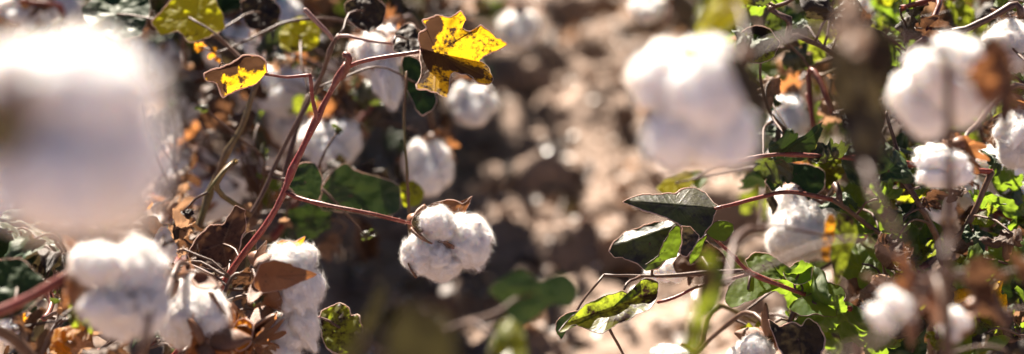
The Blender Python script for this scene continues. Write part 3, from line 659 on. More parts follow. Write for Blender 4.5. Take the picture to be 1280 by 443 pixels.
valve(b3, 222, 350, 1.375, -105, 52, 30, 0, 1); valve(b3, 240, 347, 1.37, -35, 46, 200, 10, 2); valve(b3, 262, 365, 1.38, -80, 34, 160, 0, 3)
px_stem(LD, [(224, 344, 1.37), (240, 338, 1.36), (262, 342, 1.36), (274, 354, 1.365), (268, 362, 1.37)], 4, 3, mat='bur', seed=47, name='tendril')
b2 = boll(LD, P(326, 326, 1.47), RV*.8-UV*.4-FV*.1, .026, 48, hi=True, locks=[(360, 332, 1.455, 31, 26, -30), (372, 360, 1.45, 27, 34, -15), (352, 352, 1.45, 26, 24, 0), (379, 398, 1.455, 17, 36, -18), (360, 415, 1.46, 24, 30, 25), (346, 436, 1.46, 26, 26, 25)], valves=0, bracts=0, linked=False)
px_stem(LD, [(272, 392, 1.45), (290, 352, 1.46), (302, 346, 1.462), (324, 345, 1.465), (328, 330, 1.468)], 6, 5, mat='stem', seed=49)
px_stem(LD, [(204, 470, 1.40), (240, 430, 1.43), (272, 392, 1.45)], 7, 6, mat='stem', seed=50)
traced_leaf(LD, [(318, 345), (326, 330), (346, 326), (368, 334), (394, 344), (372, 354), (352, 362), (330, 366), (318, 358)], (345, 346), 1.415, 'bract', 51, slope=(.1, -.3), crinkle=3, rim=.0002, parent=b2, petiole=False, name='bract', veins=[(392, 344), (366, 350)], bulge=.4)
traced_leaf(LD, [(338, 312), (352, 301), (368, 302), (381, 297), (374, 310), (362, 314)], (357, 307), 1.455, 'orange', 52, crinkle=2, rim=.0003, parent=b2, petiole=False, name='bract')
valve(b2, 318, 335, 1.44, 60, 30, 20, 0, 0); valve(b2, 326, 352, 1.43, -70, 50, 60, 0, 1); valve(b2, 330, 345, 1.43, -100, 44, 190, 10, 2)
valve(b2, 320, 325, 1.46, 40, 26, 120, 0, 3)
for k, (x, y, d, s, a, pi_, sp, kd) in enumerate([(300, 425, 1.44, 46, 70, 20, 40, 'bract'), (320, 440, 1.42, 44, 30, 10, -60, 'tan'), (280, 440, 1.40, 50, 120, 30, 20, 'tan'), (335, 395, 1.46, 40, -30, 40, 60, 'dry'),
        (60, 430, 1.40, 60, 40, 10, 50, 'orange'), (100, 430, 1.42, 70, 20, 20, 60, 'tan'), (30, 440, 1.38, 70, 80, 30, 40, 'dry'), (90, 395, 1.45, 55, 120, 20, -50, 'drydark'), (20, 340, 1.42, 70, 60, 40, 70, 'dgreen'), (70, 320, 1.45, 60, 150, 20, 60, 'drydark'), (10, 290, 1.5, 80, 10, 30, 70, 'dgreen'), (100, 380, 1.36, 40, -60, 10, 40, 'mottled'), (120, 440, 1.33, 60, 15, 10, 70, 'dry'), (40, 375, 1.44, 60, 100, 10, 60, 'dgreen')]):
    if kd == 'bract': kd = 'dry'
    px_leaf(LD, x, y, d, s, a, pi_, sp, kd, 400+k)
bd_ = boll(LD, P(305, 428, 1.43), UV+RV*.2-FV*.4, .028, 65, locks=[], valves=5, bracts=3)
traced_leaf(LD, [(288, 428), (294, 404), (306, 398), (316, 410), (314, 430), (300, 438)], (302, 418), 1.405, 'orange', 66, slope=(.1, -.4), crinkle=3, rim=.0003, parent=bd_, petiole=False, name='bract')
boll(LD, P(255, 430, 1.38), UV*.6+RV*.5-FV*.6, .022, 67, locks=[], valves=4, bracts=2)
traced_leaf(LD, [(-10, 285), (20, 278), (52, 292), (78, 318), (66, 334), (30, 330), (-10, 318)], (30, 306), 1.5, 'dgreen', 61, slope=(.1, -.9), crinkle=5, rim=.0003)
traced_leaf(LD, [(-10, 330), (20, 325), (48, 345), (62, 362), (30, 392), (-10, 398)], (22, 360), 1.33, 'dgreen', 62, slope=(.2, -.6), crinkle=5, rim=.0003)
px_stem(LD, [(-20, 425, 1.38), (40, 408, 1.38), (110, 396, 1.38), (190, 380, 1.4)], 5, 4, mat='stem', seed=63)

# ---- near plants on the right
RA = rooted('near blurred cotton plant right of centre with a large white boll', .27, .98, GR, (.22, .98, .66))
boll(RA, P(925, 78, 1.0), P(850, 140, .97)-P(925, 78, 1.0), .028, 71, locks=[(832, 98, .975, 40, 44, 10), (882, 112, .965, 50, 56, 0), (842, 176, .97, 36, 34, 0), (898, 168, .975, 46, 45, 0), (870, 90, 1.0, 44, 40, 0)], valves=0, bracts=0)
traced_leaf(RA, [(908, 66), (932, 72), (954, 104), (962, 140), (946, 150), (926, 120)], (935, 112), .935, 'drydark', 72, slope=(-.4, -.2), crinkle=6, rim=0)
traced_leaf(RA, [(846, 72), (852, 60), (868, 55), (872, 66), (860, 78)], (860, 66), .945, 'orange', 73, slope=(0, -.5), crinkle=4, rim=0)
traced_leaf(RA, [(868, 50), (878, 20), (900, -15), (935, -10), (930, 20), (905, 40)], (900, 18), 1.08, 'bright', 74, slope=(.1, -.6), crinkle=6, rim=0)
traced_leaf(RA, [(1035, 105), (1040, 60), (1058, 5), (1080, 25), (1092, 80), (1112, 150), (1105, 200), (1088, 232), (1060, 210), (1050, 160)], (1072, 120), .98, 'drydark', 75, slope=(.3, -.2), crinkle=14, rim=0, label='large blurred dark brown hanging leaf', curl=20)
traced_leaf(RA, [(1040, 50), (1055, -10), (1075, -5), (1088, 50), (1070, 75)], (1062, 35), .965, 'tan', 76, slope=(.2, -.8), crinkle=8, rim=0)
traced_leaf(RA, [(1085, 25), (1120, 50), (1112, 110), (1085, 150), (1074, 90)], (1095, 85), 1.0, 'drydark', 77, slope=(-.4, -.2), crinkle=8, rim=0)
px_stem(RA, [(1000, 560, .86), (1040, 460, .88), (1095, 425, .9), (1150, 372, .92), (1190, 300, .95)], 11, 10, mat='stem', seed=78)
px_stem(RA, [(1150, 372, .92), (1132, 310, .92), (1112, 275, .93), (1088, 242, .94), (1078, 200, .96)], 12, 8, mat='stem', seed=79)
boll(RA, P(1150, 362, 1.13), -RV*.8-UV*.5-FV*.2, .024, 801, locks=[(1122, 380, 1.06, 24, 13, 40), (1100, 398, 1.06, 20, 11, 40)], valves=2, bracts=1)
px_stem(RA, [(1080, 760, .98), (950, 600, .99), (885, 470, 1.0), (878, 400, 1.01)], 6, 4, mat='olive', seed=88)
traced_leaf(RA, [(850, 440), (862, 400), (876, 350), (882, 310), (896, 320), (898, 360), (884, 400), (872, 435)], (876, 385), 1.0, 'mottled', 81, slope=(.6, -.3), crinkle=6, rim=0)
traced_leaf(RA, [(872, 385), (876, 345), (895, 325), (906, 345), (900, 378), (886, 395)], (888, 362), 1.15, 'dgreen', 82, slope=(.5, -.3), crinkle=6, rim=0)
traced_leaf(RA, [(1024, 318), (1030, 290), (1036, 268), (1046, 272), (1042, 300), (1034, 325)], (1036, 296), 1.33, 'orange', 83, slope=(.4, -.4), crinkle=3, rim=0, label='blurred narrow orange leaf beside the white boll')
traced_leaf(RA, [(1036, 330), (1040, 296), (1050, 266), (1068, 272), (1074, 292), (1062, 318), (1050, 345), (1040, 356)], (1055, 302), 1.35, 'mottled', 86, slope=(.4, -.4), crinkle=5, rim=0)
boll(RA, P(1214, 384, 1.19), -RV*.7-UV*.8-FV*.2, .02, 802, locks=[(1197, 400, 1.16, 16, 11, 45), (1186, 414, 1.16, 15, 10, 45)], valves=2, bracts=0)

RB = rooted('blurred cotton plant at upper right with a tilted boll showing its brown bur', .36, 1.12, GR, (.335, 1.12, .62))
rb = boll(RB, P(1246, 96, 1.06), P(1160, 115, 1.07)-P(1246, 96, 1.06), .027, 91, locks=[(1150, 136, 1.075, 40, 27, 50), (1172, 106, 1.07, 50, 32, 52), (1202, 84, 1.085, 42, 32, 55), (1198, 122, 1.09, 40, 34, 40), (1140, 112, 1.09, 26, 22, 30)], valves=0, bracts=0)
for k, (x, y, a, s, sp) in enumerate([(1244, 90, 150, 56, 20), (1246, 100, 205, 56, 200), (1244, 84, 95, 44, 90), (1250, 110, 260, 48, 270), (1240, 98, 180, 50, 100)]): valve(rb, x, y, 1.045, a, s, sp, 20, k)
traced_leaf(RB, [(1212, 95), (1218, 75), (1238, 70), (1250, 90), (1248, 120), (1225, 130)], (1232, 98), 1.03, 'bract', 92, slope=(.3, -.3), crinkle=5, rim=0, parent=rb, petiole=False, name='bract')
traced_leaf(RB, [(1225, 60), (1246, 45), (1268, 70), (1270, 120), (1255, 165), (1240, 150), (1252, 100)], (1256, 95), 1.04, 'dry', 93, slope=(.3, -.3), crinkle=6, rim=0, parent=rb, petiole=False, name='bract')
px_stem(RB, [(1400, 520, 1.12), (1370, 330, 1.12), (1310, 180, 1.1), (1256, 104, 1.07)], 8, 6, mat='stem', seed=94)

# ---- the plant in focus on the right
RC = rooted('sharp leafy cotton plant right of centre with folded dark leaves over the path', .40, 1.52, GR, P(1160, 330, 1.55), via=[(.36, 1.52, .15)])
px_stem(RC, [(1160, 330, 1.55), (1080, 385, 1.53), (1020, 372, 1.515), (980, 357, 1.505), (940, 341, 1.5), (912, 316, 1.5), (884, 292, 1.5)], 8, 3.5, mat='redstem', hairs=1500, nodes=(.62, .8), seed=101, jitter=.0007)
px_stem(RC, [(940, 342, 1.5), (905, 351, 1.495), (872, 358, 1.49), (842, 372, 1.49), (822, 378, 1.49)], 4.5, 4, mat='redstem', hairs=1200, seed=102, jitter=.0007, name='petiole')
px_stem(RC, [(1040, 250, 1.53), (985, 240, 1.52), (950, 246, 1.51), (920, 255, 1.505), (894, 261, 1.5)], 6, 4.5, mat='redstem', hairs=1200, seed=103, jitter=.0007)
px_stem(RC, [(1160, 330, 1.55), (1100, 290, 1.55), (1040, 250, 1.53)], 8, 6, mat='stem', seed=104)
px_stem(RC, [(940, 340, 1.53), (890, 342, 1.53), (830, 346, 1.53), (755, 344, 1.53)], 7, 4, mat='stem', seed=105)
px_stem(RC, [(800, 346, 1.53), (788, 352, 1.52), (780, 362, 1.51)], 4, 3, mat='stem', seed=106, name='petiole')
traced_leaf(RC, [(779, 251), (798, 246), (818, 243), (842, 242), (856, 236), (872, 235), (884, 243), (890, 252), (897, 258), (893, 272), (884, 288), (876, 298), (866, 290), (852, 282), (838, 274), (815, 266), (796, 260)], (846, 258), 1.5, 'waxy', 107, fold=(779, 250, 893, 259, 1.3, .30), crinkle=2.5, rim=.0004, petiole=False, jag=1.6, label='dark leaf folded like a tent with bright upper rim', bulge=0, veins=[(785, 252), (890, 260)])
traced_leaf(RC, [(852, 282), (864, 286), (874, 296), (868, 310), (858, 320), (849, 316), (852, 300)], (860, 300), 1.487, 'drydark', 108, slope=(.5, 0), crinkle=3, rim=.0004, petiole=False, jag=1.6)
traced_leaf(RC, [(761, 314), (768, 302), (782, 292), (806, 282), (830, 276), (848, 280), (852, 296), (840, 316), (822, 334), (806, 338), (796, 330), (780, 322), (768, 322)], (812, 304), 1.525, 'waxy', 109, fold=(764, 308, 850, 280, 1.2, .25), crinkle=3.5, rim=.0004, label='dark crumpled leaf with a sunlit upper edge', curl=5)
traced_leaf(RC, [(806, 330), (822, 318), (834, 296), (843, 284), (851, 284), (852, 304), (846, 320), (826, 326)], (838, 308), 1.502, 'green', 110, slope=(.35, -.3), crinkle=1.5, rim=.0003, rimmat='stem', veins=[(808, 329), (848, 288)], label='fresh bright green leaf with pale margin', petiole=False)
traced_leaf(RC, [(862, 330), (862, 318), (874, 300), (884, 292), (880, 306), (872, 322)], (873, 310), 1.497, 'green', 111, slope=(.35, -.3), crinkle=1.5, rim=.0002, rimmat='stem', petiole=False)
traced_leaf(RC, [(884, 292), (890, 280), (904, 276), (918, 281), (914, 294), (904, 302), (894, 300)], (900, 288), 1.497, 'green', 112, slope=(.1, -.5), crinkle=1.5, rim=.0002, rimmat='stem', petiole=False)
traced_leaf(RC, [(840, 330), (856, 312), (880, 300), (905, 318), (912, 338), (880, 345), (850, 344)], (878, 325), 1.55, 'dry', 113, slope=(.1, -.5), crinkle=4, rim=.0002)
boll(RC, P(962, 425, 1.52), RV*-.6+UV*.3-FV*.3, .02, 803, hi=True, locks=[(944, 436, 1.5, 20, 17, 10), (925, 446, 1.51, 16, 14, 0)], valves=3, bracts=2)
boll(RC, P(862, 440, 1.62), -RV-FV*.3, .02, 804, locks=[(838, 446, 1.6, 22, 14, 0)], valves=2, bracts=0)
boll(RC, P(868, 320, 1.57), -UV*.6-RV*.8, .02, 114, locks=[(838, 335, 1.57, 26, 17, 0), (822, 342, 1.58, 16, 10, 0)], valves=2, bracts=0)
traced_leaf(RC, [(698, 412), (712, 398), (726, 384), (746, 374), (764, 368), (778, 364), (790, 372), (800, 366), (802, 352), (812, 350), (824, 356), (820, 374), (812, 386), (800, 390), (786, 398), (768, 404), (752, 414), (736, 411), (718, 404), (708, 410)], (764, 386), 1.49, 'mottled', 115, slope=(.15, -.7), fold=(700, 405, 822, 366, -.6, .8), crinkle=4, rim=.0003, rimmat='stem', label='mottled green leaf curling at its stalk end', veins=[(705, 405), (820, 372), (740, 380)], petiole=False, curl=7)
px_stem(RC, [(762, 412, 1.52), (774, 430, 1.53), (790, 460, 1.54)], 4, 3, mat='stem', seed=116, sk=False)
traced_leaf(RC, [(700, 425), (694, 405), (706, 392), (730, 390), (728, 404), (712, 408)], (712, 402), 1.52, 'dgreen', 117, crinkle=3, rim=.0002)
traced_leaf(RC, [(905, 374), (916, 352), (935, 345), (958, 350), (980, 356), (960, 366), (935, 376), (912, 384)], (935, 362), 1.515, 'green', 118, slope=(.0, -.9), crinkle=3, rim=.0002, rimmat='stem')
traced_leaf(RC, [(932, 325), (945, 316), (962, 318), (978, 330), (976, 350), (955, 346), (940, 338)], (955, 333), 1.52, 'green', 119, slope=(.1, -.8), crinkle=3, rim=.0003)
traced_leaf(RC, [(980, 338), (1000, 328), (1016, 332), (1012, 350), (995, 356), (982, 350)], (998, 342), 1.515, 'green', 120, slope=(.1, -.8), crinkle=3, rim=.0003)
traced_leaf(RC, [(985, 385), (1000, 374), (1020, 366), (1034, 355), (1056, 360), (1060, 372), (1046, 384), (1042, 396), (1020, 392), (1000, 394)], (1020, 380), 1.5, 'green', 121, slope=(.1, -.9), crinkle=4, rim=.0003, rimmat='stem')
traced_leaf(RC, [(962, 400), (974, 408), (990, 402), (1004, 408), (1014, 398), (1026, 410), (1032, 424), (1024, 450), (1000, 470), (980, 450), (968, 425)], (998, 425), 1.49, 'drydark', 122, slope=(.2, -.4), crinkle=5, rim=.0005, curl=6, label='crisp brown leaf with torn pale margin at the bottom')
traced_leaf(RC, [(1150, 290), (1165, 275), (1180, 285), (1180, 310), (1165, 318), (1150, 308)], (1165, 298), 1.55, 'green', 123, slope=(.1, -.8), crinkle=5, rim=0)
px_stem(RC, [(1240, 215, 1.52), (1180, 210, 1.52), (1120, 204, 1.5), (1070, 198, 1.5), (1010, 195, 1.5), (960, 195, 1.5), (898, 207, 1.5)], 7, 5, mat='redstem', hairs=2200, nodes=(.3, .5, .72), seed=125, jitter=.0008)
px_stem(RC, [(1160, 330, 1.55), (1210, 280, 1.53), (1240, 215, 1.52)], 8, 7, mat='stem', seed=126)
px_stem(RC, [(1150, 260, 1.5), (1128, 220, 1.5), (1108, 185, 1.5), (1094, 160, 1.5)], 8, 5, mat='stem', hairs=1500, seed=127)
px_stem(RC, [(1128, 220, 1.5), (1118, 180, 1.52), (1108, 140, 1.52)], 6, 4, mat='stem', hairs=1500, seed=128)
px_stem(RC, [(1150, 260, 1.5), (1170, 300, 1.52), (1185, 340, 1.54)], 8, 8, mat='stem', seed=129)

for k, (x, y, d, sz_, an, pi_, sp, kd) in enumerate([(1000, 352, 1.52, 60, 200, -20, 25, 'green'), (1030, 388, 1.5, 64, 150, -30, 20, 'green'), (1078, 330, 1.55, 70, 60, -35, 15, 'green'), (1150, 318, 1.55, 66, 100, -20, -20, 'green'), (1180, 355, 1.56, 64, 30, -30, 20, 'mottled'), (1100, 415, 1.52, 72, 200, -30, 15, 'green'),
        (1240, 372, 1.5, 60, 190, -25, 20, 'yellow'), (1225, 402, 1.5, 62, 330, -20, -25, 'mottled'), (1260, 330, 1.54, 66, 110, -30, 15, 'green'), (1205, 440, 1.5, 70, 60, -20, 20, 'green'), (1140, 440, 1.54, 70, 120, -25, 30, 'dgreen'), (1068, 260, 1.6, 60, 20, -20, 20, 'green'), (1130, 270, 1.58, 56, 300, -15, 20, 'dgreen')]):
    px_leaf(RC, x, y, d, sz_, an, pi_, sp, kd, 900+k)
# ---- right boll plant
RD = rooted('cotton plant right of the path with an upright white boll beside a dark leaf', .34, 1.72, GR, P(1060, 300, 1.68))
boll(RD, P(1018, 222, 1.64), -UV-RV*.25-FV*.2, .026, 131, hi=True, locks=[(992, 262, 1.62, 28, 32, 25), (1002, 290, 1.60, 37, 34, 0), (985, 300, 1.61, 26, 24, 0), (1022, 285, 1.63, 26, 34, 0)], valves=3, bracts=1)
traced_leaf(RD, [(955, 226), (966, 212), (985, 204), (1010, 205), (1030, 214), (1028, 236), (1008, 250), (996, 232), (978, 228), (964, 240)], (995, 218), 1.58, 'dgreen', 132, slope=(.1, -.4), crinkle=5, rim=.0003)
traced_leaf(RD, [(957, 226), (964, 240), (972, 258), (966, 268), (958, 250)], (963, 245), 1.585, 'drydark', 133, crinkle=3, rim=.0002)
traced_leaf(RD, [(970, 275), (1000, 300), (1036, 290), (1040, 315), (1010, 328), (985, 322)], (1010, 308), 1.66, 'tan', 134, crinkle=3, rim=0)
traced_leaf(RD, [(820, 236), (838, 222), (860, 212), (868, 226), (852, 242), (832, 244)], (845, 230), 1.72, 'bright', 136, slope=(.1, -.7), crinkle=3, rim=0)
traced_leaf(RD, [(858, 216), (878, 212), (884, 226), (872, 236), (862, 228)], (870, 224), 1.74, 'green', 137, slope=(.1, -.7), crinkle=3, rim=0)
traced_leaf(RD, [(915, 62), (925, 42), (944, 31), (964, 36), (975, 52), (966, 72), (948, 80), (930, 76)], (945, 56), 1.55, 'mottled', 138, slope=(.1, -.5), crinkle=3, rim=.0003, label='round mottled green leaf near the top')
px_stem(RD, [(1060, 300, 1.68), (1085, 200, 1.66), (1075, 100, 1.6), (1010, 50, 1.56), (985, 46, 1.55)], 9, 5, mat='stem', hairs=1500, seed=139)
px_stem(RD, [(1085, 200, 1.66), (1110, 120, 1.58), (1140, 62, 1.52), (1200, 38, 1.5), (1240, 20, 1.5), (1268, 6, 1.5), (1276, 20, 1.5)], 8, 7, mat='stem', hairs=2000, seed=140, nodes=(.5, .75, .95))
for nm, a in (('one', (1262, 52, 1.56, 28, 32)), ('two', (1274, 166, 1.5, 26, 36)), ('three', (1176, 204, 1.37, 30, 26))):
    x, y, d, rw, rh = a
    boll(RD, P(x+rw*.7, y-rh*.8, d+.02), -UV*.6-RV*.6-FV*.2, .024, int(x), hi=(d > 1.45), locks=[(x, y, d, rw, rh*.8, 10), (x+rw*.5, y+rh*.5, d+.01, rw*.8, rh*.7, 0), (x-rw*.2, y+rh*.6, d, rw*.8, rh*.6, 0)], valves=3, bracts=1)

# ------------------------------------------------------------------ bolls the photograph shows blurred behind
def back_plant(label, x, y, group, h, lean=0):
    return rooted(label, x, y, group, (x+lean, y+.03, h), .0055, via=[(x+lean*.4, y+.01, h*.5)])
LE = back_plant('cotton plant behind the red stem with a row of shaded bolls', -.36, 1.92, GL, .62, .03)
LF = back_plant('cotton plant behind the yellow leaf with two round bolls over dark soil', -.29, 2.28, GL, .60, .03)
LG = back_plant('back cotton plant of the left row topped by a round boll near the frame top', -.27, 2.75, GL, .55, .03)
LH = back_plant('dim cotton plant far back in left row, behind the yellow-green top leaf', -.36, 3.2, GL, .55, .02)
LI = back_plant('cotton plant at the left edge behind the huge blurred boll', -.52, 2.1, GL, .62, .0)
RE = back_plant('cotton plant behind the upright white boll with dim green leaves', .44, 2.05, GR, .62, -.02)
RF = back_plant('cotton plant at right edge behind the tilted boll', .52, 1.85, GR, .62, .0)
RG = back_plant('back cotton plant of the right row above the large blurred boll', .42, 2.55, GR, .58, -.02)
RH = back_plant('dim cotton plant far back in right row, beside the path near the top', .45, 3.15, GR, .55, -.02)
def back_boll(p, x, y, d, rw, rh, seed, ax=None):
    s = d/FPX; b = P(x+rw*.2, y-rh*.95, d+.02)
    lk = [(x-rw*.38, y-rh*.15, d, rw*.62, rh*.75, 10), (x+rw*.38, y-rh*.1, d, rw*.62, rh*.8, -10), (x, y+rh*.3, d-.008, rw*.66, rh*.68, 0), (x, y, d+.012, rw*.7, rh*.8, 0)]
    boll(p, b, P(x, y+10, d-.01)-b, rw*s*1.1, seed, locks=lk, valves=3, bracts=1)
for a in [(LF, 534, 210, 1.88, 31, 36), (LF, 590, 131, 2.0, 30, 28), (LG, 649, 37, 2.35, 25, 25), (LE, 412, 180, 1.85, 38, 34), (LE, 355, 112, 1.92, 42, 36), (LE, 300, 118, 2.0, 36, 40), (LE, 372, 155, 1.98, 36, 36),
          (LE, 225, 215, 1.9, 42, 34), (LE, 295, 60, 1.95, 40, 38), (LE, 318, 215, 2.0, 40, 32), (LE, 215, 305, 1.8, 42, 42), (LF, 480, 60, 1.74, 30, 30), (LE, 345, 25, 2.0, 38, 34), (LI, 20, 16, 1.9, 30, 26), (LI, 70, 14, 2.0, 34, 26),
          (LE, 290, 8, 2.1, 36, 30), (LI, 190, 80, 2.0, 34, 34), (LF, 430, 130, 2.2, 34, 30), (LE, 240, 150, 2.05, 34, 40), (LI, 30, 260, 1.8, 36, 34), (LE, 262, 250, 1.85, 36, 34), (LI, 15, 410, 1.6, 26, 22), (LE, 262, 90, 2.1, 38, 34), (LE, 385, 80, 2.15, 36, 30), (LE, 225, 255, 2.0, 36, 34), (LE, 330, 160, 2.1, 34, 36),
          (RE, 1140, 20, 1.9, 34, 26), (RE, 1100, 8, 2.0, 30, 22), (RF, 1250, 210, 1.62, 34, 30), (RF, 1215, 235, 1.66, 30, 28), (RE, 985, 150, 1.75, 24, 34), (RG, 810, 12, 2.2, 22, 18), (RE, 1100, 140, 1.9, 36, 34), (RE, 1140, 230, 1.9, 30, 26), (RF, 1270, 250, 1.75, 28, 30)]:
    p, x, y, d, rw, rh = a; back_boll(p, x, y, d, rw, rh, int(x*3+y))
# hanging lint tail behind the red stem
boll(LE, P(478, 52, 1.72), -UV+RV*.2, .026, 777, hi=True, locks=[(468, 72, 1.71, 24, 26, 0), (484, 98, 1.705, 16, 36, -12), (458, 66, 1.72, 20, 18, 0)], valves=3, bracts=1)

# ------------------------------------------------------------------ filling the plants out: leaves, twigs and bolls
def in_path(x, y, m=0):                  # the strip of open soil between the rows
    lx = np.interp(y, [-60, 0, 150, 250, 443, 520], [640, 640, 612, 540, 470, 470]); rx = np.interp(y, [-60, 0, 110, 230, 330, 443, 520], [800, 790, 790, 900, 880, 880, 900])
    return lx-m < x < rx+m
def fill_leaves(p, n_, xr, yr, dr, kinds, sizes, seed, hairs=0):
    r = np.random.default_rng(seed); c = 0; t = 0
    while c < n_ and t < n_*12:
        t += 1; x, y, d = r.uniform(*xr), r.uniform(*yr), r.uniform(*dr); s = r.uniform(*sizes)
        if in_path(x, y, s*.5) or P(x, y, d)[2] < .05: continue
        if np.min(np.linalg.norm(SKEL[p.name]-P(x, y, d), axis=1)) > .22: continue
        if 915 < x < 1055 and 215 < y < 345 and d < 1.68: continue
        k = kinds[r.integers(len(kinds))]
        px_leaf(p, x, y, d, s*1.5/d, r.uniform(0, 360), r.uniform(-40, 60), r.uniform(-80, 80), k, seed*50+c); c += 1
def fill_branches(p, n_, xr, yr, dr, seed):
    r = np.random.default_rng(seed); c = 0; t = 0
    while c < n_ and t < n_*12:
        t += 1; x, y, d = r.uniform(*xr), r.uniform(*yr), r.uniform(*dr)
        if in_path(x, y, 12) or P(x, y, d)[2] < .05: continue
        pt = P(x, y, d); sk = SKEL[p.name]; dd = np.linalg.norm(sk-pt, axis=1)+.8*np.maximum(0, sk[:, 2]-pt[2]); b = sk[np.argmin(dd)]
        if np.linalg.norm(pt-b) < .03 or np.linalg.norm(pt-b) > .3: continue
        m1 = b+(pt-b)*.35+r.normal(size=3)*.012+np.array([0, 0, .012]); m2 = b+(pt-b)*.7+r.normal(size=3)*.012
        stem(p, [b, m1, m2, pt], .0026, .0013, ['stem', 'redstem', 'olive'][r.integers(3)], 'branch', seed=seed*40+c, segs=6, nodes=(.33, .66)); c += 1
DRY = ['dry', 'drydark', 'tan', 'waxy', 'dry', 'drydark']; MIX = ['dry', 'waxy', 'drydark', 'tan', 'mottled', 'green', 'dgreen', 'dry']; GRN = ['waxy', 'green', 'dgreen', 'mottled', 'mottled', 'dry', 'drydark', 'green', 'lime', 'dgreen']
for p, xr, yr, dr, nb, nl, kinds, sz, sd_ in [
        (LE, (180, 480), (40, 330), (1.72, 2.1), 4, 48, MIX+DRY, (38, 72), 1), (LI, (-60, 260), (-40, 400), (1.65, 2.3), 10, 40, MIX+DRY, (40, 75), 2),
        (LF, (380, 620), (-30, 230), (1.85, 2.4), 8, 28, ['drydark', 'dgreen', 'dry', 'drydark'], (36, 60), 3), (LG, (380, 640), (-60, 70), (2.4, 3.0), 6, 22, MIX, (40, 64), 4), (LH, (60, 520), (-80, 60), (2.8, 3.5), 6, 18, MIX, (40, 64), 5),
        (LC, (170, 330), (240, 443), (1.55, 1.72), 6, 22, DRY, (30, 56), 6), (LD, (-20, 320), (330, 470), (1.42, 1.6), 5, 26, DRY+['dgreen', 'mottled'], (30, 54), 7),
        (RC, (940, 1290), (200, 450), (1.46, 1.70), 5, 50, GRN+['tan', 'dry', 'drydark', 'tan'], (28, 56), 11), (RD, (930, 1290), (-20, 240), (1.5, 1.78), 5, 46, GRN+['tan', 'dry', 'drydark'], (28, 58), 12), (RE, (900, 1200), (-40, 443), (1.78, 2.3), 9, 90, GRN+DRY, (36, 70), 13),
        (RF, (1100, 1320), (-30, 450), (1.66, 2.1), 6, 56, GRN+['tan', 'dry', 'drydark'], (36, 70), 14), (RG, (790, 1150), (-70, 120), (2.2, 2.9), 8, 26, GRN, (44, 75), 15), (RH, (780, 1100), (-80, 40), (2.8, 3.5), 6, 18, GRN, (44, 70), 16),
        (LE, (170, 460), (30, 330), (1.62, 2.0), 1, 46, ['tan', 'waxy', 'tan', 'orange', 'dry'], (12, 26), 21), (LI, (-20, 240), (-20, 120), (1.7, 2.1), 3, 20, ['tan', 'waxy', 'tan'], (14, 28), 22), (LD, (-10, 330), (300, 450), (1.42, 1.6), 3, 30, ['tan', 'waxy', 'orange', 'dry'], (10, 24), 23),  # small tan and waxy leaves added to stand in for bright highlight specks
        (RC, (1010, 1290), (200, 450), (1.48, 1.75), 4, 50, ['tan', 'waxy', 'green', 'dry', 'drydark', 'dgreen', 'mottled'], (26, 58), 24), (RD, (960, 1290), (-10, 230), (1.52, 1.8), 3, 45, ['tan', 'waxy', 'green', 'drydark', 'dgreen'], (24, 54), 25),
        (RA, (1120, 1300), (230, 460), (1.12, 1.28), 0, 3, ['drydark', 'dry'], (30, 46), 17), (RB, (1080, 1290), (330, 470), (1.15, 1.3), 0, 3, ['dgreen', 'dry'], (26, 44), 18)]:
    fill_branches(p, nb, xr, yr, dr, 600+sd_); fill_leaves(p, nl, xr, yr, dr, kinds, sz, 700+sd_)

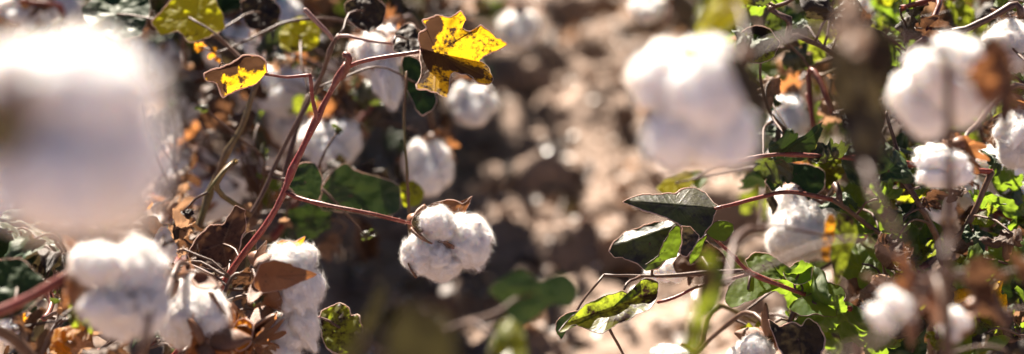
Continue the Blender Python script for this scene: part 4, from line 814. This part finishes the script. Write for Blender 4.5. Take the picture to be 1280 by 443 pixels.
# upper canopy of the rows, mostly above the frame, whose shade falls across the furrow
def canopy(p, nb, nl, nbolls, rad, h0, h1, kinds, seed):
    r = np.random.default_rng(seed); x0, y0, z0 = W[p.name].translation; ms = SKEL[p.name].copy()
    def ok(pt, m):
        x, y, d = proj(pt)
        if -60 < y < 500 and -80 < x < 1360: return d > 1.7 and not in_path(x, y, m)
        return d > .5
    side = 1 if x0 < 0 else -1
    def inner(pt): return (pt[0]*side) < (-.16 if y0 < 3 else -.12)      # the canopies keep off the furrow
    for c in range(nb):
        b = ms[np.argmin(np.abs(ms[:, 2]-r.uniform(h0*.7, h1*.95)) + 3*np.hypot(ms[:, 0]-x0, ms[:, 1]-y0))]; a = r.uniform(0, 6.28); L = rad*r.uniform(.6, 1.1)
        e = b+np.array([math.cos(a)*L*.85, math.sin(a)*L, L*r.uniform(.1, .6)])
        if not inner(e) or not ok(e, 10) or not ok((b+e)/2, 10): continue
        stem(p, [b, b+(e-b)*.33+r.normal(size=3)*.012, b+(e-b)*.66+r.normal(size=3)*.014, e], .0028, .0013, ['stem', 'redstem', 'olive'][r.integers(3)], 'branch', seed=seed*40+c, segs=6)
    for c in range(nl):
        for t in range(6):
            a = r.uniform(0, 6.28); q = rad*math.sqrt(r.uniform(0, 1.2)); pt = np.array([x0+math.cos(a)*q*.85, y0+math.sin(a)*q, r.uniform(h0, h1)])
            if inner(pt) and ok(pt, 40) and np.min(np.linalg.norm(SKEL[p.name]-pt, axis=1)) < .16: break
        else: continue
        mid = r.normal(size=3)+np.array([0, 0, -.3]); leaf(p, pt, mid, r.normal(size=3)*.7+np.array([0, 0, 1.]), r.uniform(.05, .09), kinds[r.integers(len(kinds))], seed*60+c)
    for c in range(nbolls):
        for t in range(6):
            a = r.uniform(0, 6.28); q = rad*math.sqrt(r.uniform(.1, 1)); pt = np.array([x0+math.cos(a)*q*.85, y0+math.sin(a)*q, r.uniform(h0, h1)])
            if inner(pt) and ok(pt, 45): break
        else: continue
        boll(p, pt, r.normal(size=3)*.5+np.array([0, 0, -.6]), r.uniform(.021, .026), seed*70+c, valves=3, bracts=1)
LJ = back_plant('unseen cotton plant of the left row past the top edge, kept for its shade', -.34, 3.75, GL, .7, .02)  # out of view, kept because it shades the furrow
RJ = back_plant('unseen cotton plant of the right row past the top edge, kept for its shade', .48, 3.7, GR, .7, -.02)  # also unseen, kept for the shade it casts
for k, (p, nb, nl, nbo, h0, h1, kinds) in enumerate([(LE, 4, 12, 1, .38, .60, MIX), (LI, 6, 26, 2, .32, .64, MIX), (LF, 12, 120, 3, .24, .70, MIX), (LG, 14, 140, 4, .12, .72, MIX), (LH, 14, 130, 4, .08, .72, MIX), (LJ, 12, 110, 4, .06, .75, MIX),
        (RE, 8, 34, 2, .25, .62, GRN), (RF, 8, 34, 2, .25, .62, GRN), (RG, 9, 46, 3, .12, .62, GRN), (RH, 9, 46, 3, .08, .62, GRN), (RJ, 9, 46, 3, .06, .7, GRN)]):
    canopy(p, nb, nl, nbo, .30, h0, h1, kinds, 820+k)
